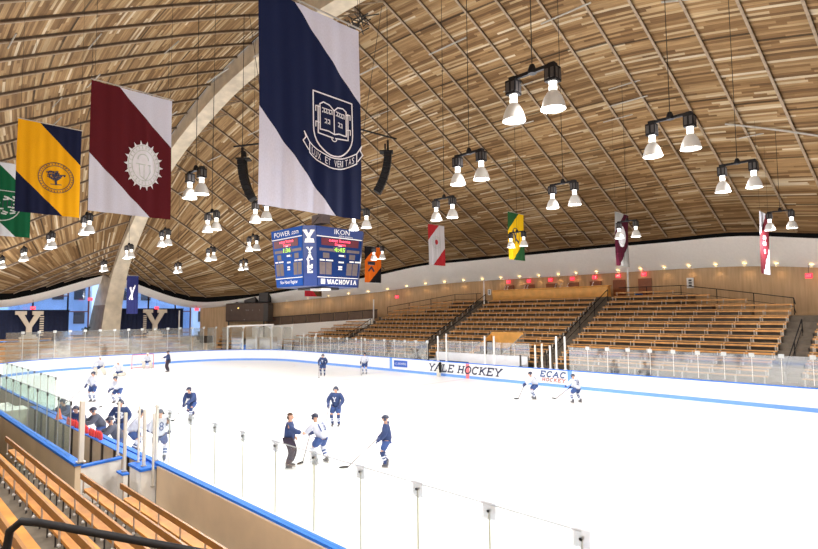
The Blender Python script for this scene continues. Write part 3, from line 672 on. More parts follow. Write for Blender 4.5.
def drape(y0, y1, z0, z1, x, label):
    b = B(); n = int((y1-y0)*10); vs = []
    for k in range(n+1):
        y = y0+(y1-y0)*k/n; o = .05*sin(k*1.35)+.02*sin(k*.6)
        vs += [(x+o, y, z0), (x+o, y, z1)]
    for k in range(n+1):
        y = y0+(y1-y0)*k/n; o = .05*sin(k*1.35)+.02*sin(k*.6)
        vs += [(x+o-.02, y, z0), (x+o-.02, y, z1)]
    m_ = 2*(n+1)
    b.add(vs, [(2*k, 2*k+2, 2*k+3, 2*k+1) for k in range(n)]+[(m_+2*k, m_+2*k+1, m_+2*k+3, m_+2*k+2) for k in range(n)]+[(2*k+1, 2*k+3, m_+2*k+3, m_+2*k+1) for k in range(n)])
    t = thing('curtain', label, 'curtain'); b.build('cloth', 'navy', t, True)
    r = B(); r.tube([(x, y0-.1, z1+.03), (x, y1+.1, z1+.03)], .04, 6); r.build('curtain_rail', 'black', t)
    for y in (y0, y1): r = B(); r.tube([(x, y, 2.4), (x, y, z1)], .04, 6); r.build('upright', 'black', t)
drape(-12.5, -3.55, 2.5, 5.35, -37.55, 'wide navy curtain behind the left-hand tan letter')
drape(1.25, 7.9, 2.5, 5.5, -37.55, 'wide navy curtain right of the arch foot')
YP = [(0, 1), (0, .86), (.12, .82), (.40, .38), (.40, .14), (.26, .12), (.26, 0), (.74, 0), (.74, .12), (.60, .14), (.60, .38), (.88, .82), (1, .86), (1, 1), (.60, 1), (.60, .86), (.70, .84), (.5, .53), (.30, .84), (.40, .86), (.40, 1)]
for (y0, y1, z0, z1, s, lab) in ((-8.0, -5.75, 2.75, 5.3, 1, 'large tan block letter Y in front of the left-hand curtain'), (3.45, 5.95, 2.75, 5.45, -1, 'large tan block letter Y in front of the right-hand curtain')):
    t = thing('letter_sign', lab, 'sign', (0, 0, 0))
    fm = lambda u, v, x: (x, y0+(y1-y0)*u, z0+(z1-z0)*v)
    # split into convex pieces for clean faces
    b = B()
    for poly in ([(0, 1), (0, .86), (.40, .86), (.40, 1)], [(.60, 1), (.60, .86), (1, .86), (1, 1)], [(.10, .86), (.40, .40), (.60, .40), (.5, .53), (.32, .86)], [(.90, .86), (.68, .86), (.5, .53), (.60, .40), (.60, .39)], [(.40, .40), (.40, .1), (.60, .1), (.60, .40)], [(.24, .12), (.24, 0), (.76, 0), (.76, .12)]):
        b.prism(poly, lambda u, v: fm(u, v, -37.3), lambda u, v: fm(u, v, -37.1))
    b.build('letter_face', 'letter', t)
    b = B(); yy = (y0+y1)/2
    b.box((-37.2, yy, 2.6), (.5, 1.5, .5)); b.build('plinth', 'letter', t)
    b = B(); q0 = y1-.35 if s > 0 else y0-.05
    for k in range(9): b.box((-37.25, q0+.25, 3.0+.22*k), (.02, .34, .12))
    b.build('side_lettering', 'letter', t)
# end windows
wn = [(-17.5, -9.5), (-9.5, -6.3), (-6.3, -3.3), (-3.3, -1.4), (1.2, 4.6), (4.6, 7.6), (7.6, 9.4)]
for k, (y0, y1) in enumerate(wn):
    t = tag(bpy.data.objects.new('window_%d' % (k+1), None), f'tall blue-lit end window, {ORD[k]} from the left', 'window', None, 'structure'); COL.objects.link(t)
    z1 = 8.2 if abs(y0) < 4 else (6.9 if abs(y0) < 8 else 6.6); b = B()
    b.box((-39, (y0+y1)/2, z1/2), (.02, y1-y0, z1)); b.build('pane', 'pane', t)
    b = B()
    for y in (y0, y1): b.box((-39, y, z1/2), (.16, .12, z1))
    for z in (.1, 2.8, 5.25, z1-.05): b.box((-39, (y0+y1)/2, z), (.14, y1-y0, .1))
    b.build('window_frame', 'mull', t)
b = B()
for k in range(6):
    b.box((-62, -22+11*k, 5.5), (8, 8, 11))
    for q in range(3):
        for z in (1.5, 4.6, 7.8): b.box((-57.95, -24.5+11*k+2.5*q, z), (.1, 1.3, 1.6), 1)
tag(b.build('building', ['outside', 'brown']), 'pale building seen in blue daylight through the end windows', 'building')
b = B(); b.box((-58, 0, -.1), (36, 90, .1)); tag(b.build('outdoor_paving', 'asphalt'), 'grey paving outside the end windows', 'ground', None, 'structure')
# side plant and cushion at the arch foot
t = thing('dark_bush', 'dark potted shrub at the foot of the arch', 'plant', (-37.6, -1.9, 2.4)); b = B()
for k in range(60):
    a = random.uniform(0, 2*PI); r = random.uniform(0, .45); z = random.uniform(.4, 1.2); c = Vector((r*cos(a)*.5, r*sin(a), z)); b.add([c+Vector((0, -.08, 0)), c+Vector((.03, 0, .13)), c+Vector((0, .08, .03)), c+Vector((0, 0, -.06))], [(0, 1, 2, 3)])
b.build('foliage', mat('dark leaves', (.02, .035, .02), .6), t); b = B(); b.lathe([(.01, 0), (.22, 0), (.28, .45), (.24, .45)], n=12); b.build('pot', 'dark', t)

# dark box in the corner with loudspeakers above, and the white framed gate
t = thing('camera_platform', 'large dark brown boxed platform in the far left corner', 'platform', (0, 0, 0))
c0 = Vector((-34.7, 11.7)); c1 = Vector((-30.6, 14.2)); dd = (c1-c0); nn = Vector((-dd.y, dd.x)).normalized()
def pq(u, o, z): p = c0+dd*u+nn*o; return (p.x, p.y, z)
b = B(); b.prism([(0, 4.05), (1, 4.05), (1, 6.1), (0, 6.1)], lambda u, v: pq(u, 0, v), lambda u, v: pq(u, .1, v)); b.build('front_panel', 'brown', t)
b = B(); b.prism([(1, 4.05), (1.0, 6.1), (1.12, 6.05), (1.12, 4.1)], lambda u, v: pq(u, 0, v), lambda u, v: pq(u, 1.2, v)); b.build('side_panel', 'dark', t)
b = B(); b.prism([(0, 4.0), (1.12, 4.0), (1.12, 4.1), (0, 4.1)], lambda u, v: pq(u, 0, v), lambda u, v: pq(u, 2.2, v)); b.build('deck', 'dark', t)
for u in (.03, .97):
    b = B(); p = pq(u, .4, 0); b.tube([p, (p[0], p[1], 4.0)], .08, 8); b.build('leg', 'dark', t)
b = B()
for u, z in ((.16, 5.3), (.55, 5.3), (.6, 5.3), (.72, 5.3), (.9, 5.3), (.5, 4.2), (.2, 6.12), (.35, 6.12)): p = pq(u, -.03, z); b.ball(p, .035, 6)
b.build('fitting', 'alu', t); b = B(); b.ball(pq(.34, -.04, 5.55), .07, 8); b.build('amber_lamp', 'amber', t)
for (u, o, z, sx, sz, lab) in ((.2, .5, 6.15, .9, .7, 'low black loudspeaker cabinet left on top of the corner platform'), (.62, .5, 6.15, 1.5, .75, 'wide black cabinet in the middle on top of the corner platform'), (.98, .5, 6.15, 1.3, 1.25, 'tall black cabinet at the right end on top of the corner platform')):
    p = pq(u, o, z); t = thing('loudspeaker_cabinet', lab, 'loudspeaker', p, math.atan2(dd.y, dd.x), 'cabinets on the corner platform')
    b = B(); b.box((0, 0, sz/2), (sx, .6, sz), top=.94); b.build('cabinet', 'black', t); b = B(); b.box((0, -.3, sz/2), (sx*.85, .04, sz*.8)); b.build('grille', 'dark', t)
t = thing('rink_gate_frame', 'white framed glazed gate to the ice under the dark corner platform', 'gate', (0, 0, 0))
g0 = Vector((-29.4, 9.2)); g1 = Vector((-25.7, 12.5))
def gq(u, z, o=0): p = g0+(g1-g0)*u; return (p.x-.1, p.y+.12, z)
b = B(); b.tube([gq(0, 3.55), gq(1, 3.7)], .09, 6); b.build('top_bar', 'white', t)
for u, z1 in ((0, 3.5), (.33, 3.0), (.62, 3.0), (.97, 3.65)): b = B(); b.tube([gq(u, 1.1), gq(u, z1)], .085, 6); b.build('upright', 'white', t)
b = B(); b.add([gq(0, 1.1), gq(1, 1.1), gq(1, 3.6), gq(0, 3.5)], [(0, 1, 2, 3)]); b.build('pane', 'glass', t)
t = thing('ice_resurfacer', 'pale boxy ice resurfacing machine parked behind the corner gate', 'vehicle', (-29.3, 13.4, 0), math.radians(38))
b = B(); b.prism([(-1.6, .5), (1.3, .5), (1.5, 1.4), (1.3, 2.3), (-1.6, 2.3)], lambda u, v: (u, -.8, v), lambda u, v: (u, .8, v)); b.build('snow_tank', 'letter', t)
b = B(); b.box((-1.9, 0, 1.0), (.7, 1.4, .9)); b.build('rear_body', 'blue', t)
for x in (-1.2, 1.0):
    for y in (-.8, .8): b = B(); b.tube([(x, y-.12, .42), (x, y+.12, .42)], .42, 14); b.build('wheel', 'black', t)
b = B(); b.box((-1.7, 0, 1.6), (.4, .5, .5)); b.tube([(-1.4, 0, 1.8), (-1.25, 0, 2.35)], .03, 6); b.build('driver_seat', 'dark', t)

# downlights in the soffit
sp = [(x, 1) for x in [-30+2.05*k for k in range(25)]]
first = None; k2 = 0
for k, (x, sy) in enumerate(sp[::-1]):
    r = None
    for a, b_ in zip(RS[:-1], RS[1:]):
        if a[3] <= abs(x) <= b_[3]: f = (abs(x)-a[3])/(b_[3]-a[3]+1e-9); r = [p+(q-p)*f for p, q in zip(a, b_)]; break
    if r is None: continue
    px = x-math.copysign(.12, x); py = r[4]-.14; pz = r[5]+.10
    lab = f'small warm downlight along the lower edge of the white soffit, {ORD[k]} from the right'
    if first is None:
        t = thing('soffit_downlight', lab, 'ceiling light', (px, py, pz), 0, 'warm downlights in the white soffit'); first = t
        b = B(); b.lathe([(.001, -.06), (.11, -.06), (.11, 0)], n=12); b.build('lens', 'down', t); b = B(); b.lathe([(.11, -.07), (.16, -.07), (.16, .05), (.11, .05)], n=12); b.build('trim_ring', 'white', t)
        ld = bpy.data.lights.new('downlight glow', 'SPOT'); ld.energy = SPOT_WARM; ld.color = (1, .62, .3); ld.spot_size = 2.4; ld.spot_blend = .7; ld.shadow_soft_size = .12
        lo = bpy.data.objects.new('downlight_glow', ld); COL.objects.link(lo); lo.parent = t; lo.location = (0, 0, -.12)
    else: t = dup(first, (px, py, pz), 0, lab)
# ------------------------------------------------------------------ hanging high bay lamps
def make_lamp(label):
    t = thing('pendant_lamp', label, 'lamp', (0, 0, 0), 0, 'twin pendant lamps over the ice')
    b = B(); b.box((0, 0, 0), (1.0, .07, .07)); b.build('crossbar', 'black', t)
    b = B(); b.lathe([(.001, .16), (.05, .15), (.09, .04), (.09, -.04), (.001, -.05)], n=10); b.build('hub', 'black', t)
    for s in (-.46, .46):
        b = B(); b.box((s, 0, -.2), (.24, .24, .30)); b.box((s, 0, -.02), (.14, .14, .1)); 
        for q in (-1, 1): b.box((s+q*.06, -.125, -.2), (.07, .012, .2), 1); b.box((s+.125, q*.06, -.2), (.012, .07, .2), 1)
        o = b.build('ballast', ['black', 'dark'], t)
        b = B(); b.lathe([(.085, -.35), (.075, -.42), (.085, -.47), (.075, -.55)], (s, 0, 0), 12); b.build('socket', 'neck', t, True)
        b = B(); b.lathe([(.075, -.53), (.12, -.57), (.175, -.66), (.215, -.78), (.238, -.88), (.245, -.905), (.232, -.905)], (s, 0, 0), 20); b.build('bell_shade', 'bell', t, True)
        b = B(); b.lathe([(.232, -.885), (.12, -.9), (.001, -.905)], (s, 0, 0), 20); b.build('bulb', 'lens', t, True)
    for nm_, e, z, ty in (('down_glow', LAMP_DOWN, -1.05, 'SPOT'), ('side_glow', LAMP_UP, -1.15, 'POINT')):
        ld = bpy.data.lights.new(nm_, ty); ld.energy = e; ld.color = (1, .97, .94); ld.shadow_soft_size = .25
        if ty == 'SPOT': ld.spot_size = 2.75; ld.spot_blend = .5
        lo = bpy.data.objects.new(nm_, ld); COL.objects.link(lo); lo.parent = t; lo.location = (0, 0, z)
        lo.visible_glossy = False if False else True
    return t
LP = [((19.41, -8.92), 'twin pendant lamp nearest the camera, top centre right'), ((20.40, -4.09), 'twin pendant lamp second nearest, right of the nearest one'), ((20.41, 1.95), 'twin pendant lamp at right with a long steel pipe above it'),
 ((19.43, 13.44), 'twin pendant lamp partly in front of the rightmost narrow banner'), ((13.0, 10.65), 'twin pendant lamp in front of the maroon banner with white oval'), ((15.0, .23), 'twin pendant lamp above the yellow and green banner to its right'),
 ((6.72, 9.57), 'twin pendant lamp in front of the yellow and green banner'), ((14.98, -5.42), 'twin pendant lamp above the red and white banner to its right'), ((10.16, -1.07), 'twin pendant lamp just above and in front of the red and white banner'),
 ((7.42, -10.59), 'large twin pendant lamp right of the maroon and white banner'), ((.61, -6.79), 'twin pendant lamp below the one right of the maroon and white banner'), ((-4.12, -10.82), 'twin pendant lamp between the yellow and the maroon near banners'),
 ((-11.83, -10.67), 'twin pendant lamp below the navy corner of the yellow banner'), ((-21.11, -10.33), 'twin pendant lamp below the green banner'), ((-6.37, -6.27), 'twin pendant lamp below the bottom right corner of the maroon banner'),
 ((-12.67, -.57), 'small twin pendant lamp in the lower row left of the loudspeaker'), ((-25.42, 2.28), 'small far twin pendant lamp right of the arch near the soffit'), ((-27.6, -3.32), 'small twin pendant lamp just left of the arch foot'),
 ((-14.66, -5.48), 'twin pendant lamp hanging in front of the concrete arch'), ((-5.24, -1.38), 'twin pendant lamp left of the scoreboard'), ((4.58, -6.51), 'twin pendant lamp at the lower left corner of the big navy banner'),
 ((-28.9, -10.4), 'small twin pendant lamp at the far left edge near the soffit'), ((-18.8, 5.3), 'smallest twin pendant lamp above the dark corner platform'), ((5.7, -1.96), 'twin pendant lamp at the lower right corner of the big navy banner'), ((-4.32, 8.17), 'twin pendant lamp in front of the orange and black banner'),
 ((22.0, -18.2), 'added unseen twin pendant lamp above the near stands, brightening the benches'), ((27.0, -14.5), 'added unseen twin pendant lamp behind the viewer, brightening the near benches'), ((14.2, -19.5), 'added unseen twin pendant lamp above the upper near stands, brightening the benches'),  # fixtures added out of view to brighten the near stands
 ]
base = None
for (x, y), lab in LP:
    if base is None: t = base = make_lamp(lab); t.location = (x, y, 9.6)
    else: t = dup(base, (x, y, 9.6), 0, lab)
    zr = roofz(x, y)
    b = B(); b.tube([(0, 0, .1), (0, 0, zr-9.6)], .010, 5); b.build('suspension_cable', 'cable', t)
    if zr > 14.5:
        b = B(); b.tube([(-.75, 0, zr-9.6-.30), (1.35, 0, zr-9.6-.30)], .035, 6); b.build('roof_pipe', 'pipe', t)
# long service pipe across the ribs at upper right
for (x0, x1, y, lab) in ((16.8, 24, 6.2, 'long horizontal steel pipe across the ribs at the top right corner'), (17.3, 24, 13.2, 'long horizontal steel pipe across the ribs above the lamps at right')):
    b = B(); n = 8; b.tube([(x0+(x1-x0)*k/n, y, roofz(x0+(x1-x0)*k/n, y)-.34) for k in range(n+1)], .055, 7); tag(b.build('service_pipe', 'pipe'), lab, 'pipe')

# ------------------------------------------------------------------ banners
BW, BH = 1.87, 3.1
def wave(s, t, ph): return (.016*sin(s*11+ph)+.010*sin(s*23+ph*2+t*.6))*(1-.55*t/BH)+.03*sin(t*1.3+ph)
def banner(x, y1, z0, m_, label, ph, emb=None, embm=None, mirror=False, ew=None):
    y0 = y1-BW
    t = thing('hanging_banner', label, 'banner', (x, y0, z0), 0, 'college banners over the ice')
    b = B(); b.uv = []; nx, nz = 44, 30; vs = []
    for j in range(nz+1):
        for i in range(nx+1):
            s, tt = BW*i/nx, BH*j/nz; vs.append((wave(s, tt, ph), s, tt)); b.uv.append((i/nx, j/nz))
    b.add(vs, [(j*(nx+1)+i, j*(nx+1)+i+1, (j+1)*(nx+1)+i+1, (j+1)*(nx+1)+i) for j in range(nz) for i in range(nx)])
    b.build('cloth', m_, t, True)
    b = B(); b.tube([(.03, -.02, BH+.01), (.03, BW+.02, BH+.01)], .013, 6); b.build('hanging_rod', 'pipe', t)
    b = B()
    for s in (.06, BW-.06):
        yy = y0+s; zr = roofz(x, yy); b.tube([(.03, s, BH), (.03, s, zr-z0-.05)], .0045, 4)
    b.build('hanging_cord', 'cable', t)
    zr = roofz(x, y0+BW/2)
    b = B(); b.tube([(-.9, BW/2, zr-z0-.2), (.9, BW/2, zr-z0-.2)], .035, 6); b.build('roof_pipe', 'pipe', t)
    f = lambda s, tt, o=.02: (wave(s, tt, ph)+o, s, tt)
    if emb:
        b = B(); emb(b, f); b.build('emblem', embm, t)
    return t
def arc(cx, cy, rx, ry, a0, a1, n=24): return [(cx+rx*cos(a0+(a1-a0)*k/n), cy+ry*sin(a0+(a1-a0)*k/n)) for k in range(n+1)]
def disc(b, cx, cy, rx, ry, f, mi=0, n=28, o=.015):
    # rings so that it follows the cloth
    for j in range(5):
        r0, r1 = j/5, (j+1)/5
        vs = [f(cx+rx*r*cos(2*PI*k/n), cy+ry*r*sin(2*PI*k/n), o) for r in (max(r0, .001), r1) for k in range(n)]
        b.add(vs, [(k, (k+1) % n, n+(k+1) % n, n+k) for k in range(n)], mi)
def e_book(b, f):
    w_ = .022; X0, X1, Y1 = .93, 1.68, 1.84; cy = 1.30
    stroke(b, [(X0, Y1), (X1, Y1-.02), (X1, cy+.05)]+arc((X0+X1)/2, cy, (X1-X0)/2, .40, 0, -PI/2, 8)+arc((X0+X1)/2, cy, (X1-X0)/2, .40, -PI/2, -PI, 8)+[(X0, cy+.05), (X0, Y1)], w_, f)
    cx = (X0+X1)/2
    f0_ = f; f = lambda s, t, o=.02: f0_(s, t-.09, o)
    for s in (-1, 1):
        stroke(b, [(cx, 1.33), (cx+s*.10, 1.36), (cx+s*.22, 1.36), (cx+s*.26, 1.36), (cx+s*.26, 1.75), (cx+s*.20, 1.79), (cx+s*.08, 1.77), (cx, 1.70)], w_*.9, f)
        stroke(b, [(cx+s*.02, 1.27), (cx+s*.29, 1.30), (cx+s*.29, 1.72)], w_*.9, f)
        for yy in (1.42, 1.66): stroke(b, [(cx+s*.26, yy+.04), (cx+s*.33, yy+.05), (cx+s*.33, yy-.03)], w_*.7, f)
        for k, yy in enumerate((1.66, 1.50)):
            for q in range(4 if k == 0 else 2):
                xx = cx+s*(.055+.05*q) if k == 0 else cx+s*(.10+.06*q)
                stroke(b, [(xx-.018, yy+.035), (xx+.018, yy+.035), (xx+.018, yy-.03)], .014, f); stroke(b, [(xx-.015, yy-.03), (xx-.004, yy-.012)], .014, f)
    stroke(b, [(cx, 1.70), (cx, 1.33)], w_*.8, f); stroke(b, arc(cx, 1.27, .05, .05, PI, 2*PI, 6), w_*.7, f)
    # ribbon
    def rib_(u, v): return (cx-.46+.92*u, 1.0+v-.16*sin(PI*u)+.02)
    top = [rib_(u/12, .10) for u in range(13)]; bot = [rib_(u/12, -.06) for u in range(13)]
    stroke(b, top, w_*.8, f); stroke(b, bot, w_*.8, f); stroke(b, [top[0], bot[0]], w_*.8, f); stroke(b, [top[-1], bot[-1]], w_*.8, f)
    for s, e in ((-1, 0), (1, 12)):
        p = top[e]; q = bot[e]
        stroke(b, [(p[0], p[1]), (p[0]+s*.0, p[1]+.0), (p[0]+s*.10, p[1]+.14), (p[0]+s*.07, p[1]+.06), (p[0]+s*.12, p[1]-.0), (q[0]+s*.02, q[1]+.04)], w_*.8, f)
    s_ = 'LUX ET VERITAS'; n = len(s_)
    for k, ch in enumerate(s_):
        if ch == ' ': continue
        vs, fs = textmesh(ch); u0 = .05+.9*k/n; uw = .9/n*.78 if ch != 'I' else .9/n*.25
        b.add([f(*rib_(u0+v[0]*uw, -.03+v[1]*.10), .022) for v in vs], fs)
def e_sun(b, f):
    f1_ = f; f = lambda s, t, o=.02: f1_(1.20+(s-1.30)*1.15, 1.27+(t-1.36)*1.22, o)
    cx, cy = 1.30, 1.36
    for k in range(18):
        a = 2*PI*k/18; da = .11; b.add([f(cx+.30*cos(a-da), cy+.40*sin(a-da)), f(cx+.40*cos(a), cy+.52*sin(a)), f(cx+.30*cos(a+da), cy+.40*sin(a+da))], [(0, 1, 2)])
    disc(b, cx, cy, .33, .44, f); 
    for r in (.94, .72): stroke(b, arc(cx, cy, .33*r, .44*r, 0, 2*PI, 30), .016, lambda s, t: f(s, t, .028), 1)
    g = lambda s, t: f(s, t, .03)
    stroke(b, arc(cx-.02, cy+.10, .11, .13, .1, PI-.1, 10), .022, g, 1); stroke(b, [(cx-.16, cy+.02), (cx+.14, cy+.02)], .022, g, 1); stroke(b, [(cx-.1, cy+.0), (cx-.08, cy-.22), (cx+.04, cy-.3), (cx+.13, cy-.12), (cx+.12, cy)], .02, g, 1)
    stroke(b, [(cx+.0, cy), (cx+.0, cy-.27)], .016, g, 1)
    for k in range(26):
        a = 2*PI*k/26; stroke(b, [(cx+.26*cos(a), cy+.345*sin(a)), (cx+.295*cos(a), cy+.39*sin(a))], .018, g, 1)
def e_tree(b, f):
    cx, cy = 1.14, 1.30
    for r in (1, .80): stroke(b, arc(cx, cy, .52*r, .52*r, 0, 2*PI, 40), .022, f)
    for k in range(34):
        a = 2*PI*k/34; stroke(b, [(cx+.455*cos(a), cy+.455*sin(a)), (cx+.495*cos(a), cy+.495*sin(a))], .022, f)
    stroke(b, [(cx-.16, cy-.24), (cx+.16, cy-.22)], .03, f); stroke(b, [(cx, cy-.24), (cx-.02, cy-.05), (cx-.10, cy+.06)], .06, f); stroke(b, [(cx, cy-.1), (cx+.14, cy+.03)], .045, f)
    rr = random.Random(3)
    for k in range(26):
        a = rr.uniform(0, 2*PI); q = rr.uniform(.02, .24); px, py = cx+q*cos(a)*1.15, cy+.10+q*sin(a)*.75; stroke(b, [(px-.04, py), (px+.035, py+.02), (px+.01, py-.035)], .036, f)
def e_shield(b, f):
    cx, cy = .83, 1.5
    stroke(b, [(cx-.72, cy+.42), (cx+.62, cy+.42)], .03, f, 0)
    stroke(b, [(cx-.68, cy+.34), (cx-.68, cy-.1)]+arc(cx, cy-.1, .68, .75, PI, 2*PI, 14)+[(cx+.68, cy+.34)], .035, f, 0)
    rr = random.Random(5)
    for k in range(30):
        px, py = cx+rr.uniform(-.5, .55), cy+rr.uniform(-.55, .25); stroke(b, [(px-.09, py), (px+.07, py+.05*rr.uniform(-1, 1))], .06, f, 0)
    for k in range(6): stroke(b, [(cx-.4+.15*k, cy-.25), (cx-.4+.15*k, cy-.0)], .03, f, 1)
def e_prince(b, f):
    cx, cy = .72, 1.30
    b.add([f(cx-.42, cy+.22), f(cx+.42, cy+.22), f(cx+.42, cy+.5), f(cx-.42, cy+.5)], [(0, 1, 2, 3)], 0); b.add([f(cx-.25, cy+.2, .035), f(cx+.25, cy+.2, .035), f(cx+.25, cy+.5, .035), f(cx-.25, cy+.5, .035)], [(0, 1, 2, 3)], 1)
    stroke(b, [(cx-.3, cy-.32), (cx, cy+.02), (cx+.3, cy-.32)], .17, f, 0)
def e_seal(b, f):
    cx, cy = .9, 1.75
    stroke(b, arc(cx, cy, .46, .46, 0, 2*PI, 24), .05, f, 0); stroke(b, arc(cx, cy, .34, .34, 0, 2*PI, 24), .03, f, 0); disc(b, cx, cy+.03, .17, .2, f, 1, 12, .03)
def e_wreath(b, f):
    cx, cy = .85, 1.55
    stroke(b, arc(cx, cy, .42, .55, -1.0, PI+1.0, 20), .06, f, 0); stroke(b, [(cx-.25, cy+.35), (cx+.05, cy-.2), (cx+.3, cy-.35)], .12, f, 0); stroke(b, [(cx+.1, cy+.3), (cx-.1, cy-.45)], .08, f, 0)
def e_oval(b, f):
    disc(b, .92, 1.75, .52, .62, f, 0); stroke(b, arc(.92, 1.75, .38, .46, 0, 2*PI, 20), .04, lambda s, t: f(s, t, .04), 1)
def e_marks(b, f):
    for yy in (1.85, 1.55): 
        for q in (-1, 1): b.add([f(.85+q*.14-.08, yy-.1), f(.85+q*.14+.08, yy-.1), f(.85+q*.14+.08, yy+.1), f(.85+q*.14-.08, yy+.1)], [(0, 1, 2, 3)], 0)
    b.add([f(.75, 1.05), f(.95, 1.05), f(.95, 1.25), f(.75, 1.25)], [(0, 1, 2, 3)], 0)
NAVY = (.008, .014, .055); WH = (.60, .61, .74)
yb = banner(18.41, -12.66, 6.25, bannermat('navy banner', NAVY, WH), 'largest navy and white banner with an open-book shield and ribbon', .4, e_book, 'emblem')
yb.scale = (1, 1, 1.035)
banner(11.24, -12.91, 7.14, bannermat('maroon banner', (.095, .009, .014), (.60, .61, .72)), 'maroon and white banner with a white sunburst seal', 1.3, e_sun, ['emblem', 'emb_grey'])
banner(3.69, -13.08, 8.16, bannermat('yellow banner', (.76, .36, .006), (.007, .010, .035)), 'yellow banner with navy corners and a round tree seal', 2.2, e_tree, 'emb_navy')
banner(-2.79, -13.32, 8.11, bannermat('green banner', (.006, .10, .04), (.66, .70, .76)), 'green and white banner with a grey shield, cut by the left edge', 3.1, e_shield, ['emb_grey', 'emb_navy'])
banner(-10.09, 13.69, 7.42, bannermat('orange banner', (.86, .17, .015), (.012, .012, .016), True), 'orange and black banner with a shield and chevron', 0, e_prince, ['emb_navy', 'emblem'], True)
banner(-2.53, 13.52, 8.38, bannermat('white banner', (.68, .68, .74), (.50, .03, .04), True), 'white and red banner with a round seal', 1, e_seal, ['emb_grey', 'emb_red'], True)
banner(5.15, 12.8, 8.15, bannermat('gold banner', (.80, .50, .01), (.02, .09, .03), True), 'golden yellow banner with dark green corners', 2, e_wreath, 'emb_navy', True)
banner(11.69, 13.94, 7.37, bannermat('plum banner', (.06, .006, .018), (.30, .30, .29), True), 'dark maroon banner with a white oval seal', 3, e_oval, ['emblem', 'emb_grey'], True)
banner(18.64, 14.78, 6.54, bannermat('crimson banner', (.075, .005, .010), (.50, .50, .56), True), 'crimson banner with white corners seen nearly edge-on at the far right', 4, e_marks, 'emblem', True)
t_ = banner(-15.65, 11.45, 6.35, bannermat('brown banner', (.10, .05, .02), (.38, .02, .03), False), 'brown and red banner mostly hidden behind the scoreboard', 4)
# deep blue pennant by the arch
o = banner(-29.87, 1.22, 4.95, mat('deep blue cloth', (.007, .011, .09), .9), 'narrow deep blue banner with a white bulldog mark beside the arch', 1.7, lambda b, f: (slab(b, 'Y', .5, 1.2, .85, .9, f, thick=.28), stroke(b, [(.45, 1.2), (.9, 1.75), (1.35, 2.3)], .16, f)), 'emblem')
o.scale = (.55, .55, 1.16)

# ------------------------------------------------------------------ scoreboard
sbt = thing('scoreboard', 'blue four-sided scoreboard hanging over centre ice', 'scoreboard', (-.15, -.12, 6.22)); sbt.scale = (1.14, 1.2, .94)
HB, HT, ZH, CH = 1.55, 1.75, 3.35, .42      # half widths bottom / top, height, corner chamfer
def hw(z): return HB+(HT-HB)*z/ZH
b = B()
def oct_(z):
    h = hw(z); return [(h-CH, -h, z), (h, -h+CH, z), (h, h-CH, z), (h-CH, h, z), (-h+CH, h, z), (-h, h-CH, z), (-h, -h+CH, z), (-h+CH, -h, z)]
b.add(oct_(0)+oct_(ZH), [(7, 6, 5, 4, 3, 2, 1, 0), tuple(range(8, 16))]+[(k, (k+1) % 8, 8+(k+1) % 8, 8+k) for k in range(8)]); b.build('housing', 'sbnavy', sbt)
def face(side):
    if side == 0: return lambda u, v, o=.02: (u*(hw(v)-CH)/1.3, -hw(v)-o, v)       # towards the near stands (-y); u grows to +x
    return lambda u, v, o=.02: (hw(v)+o, u*(hw(v)-CH)/1.3, v)                       # towards +x; u grows to +y
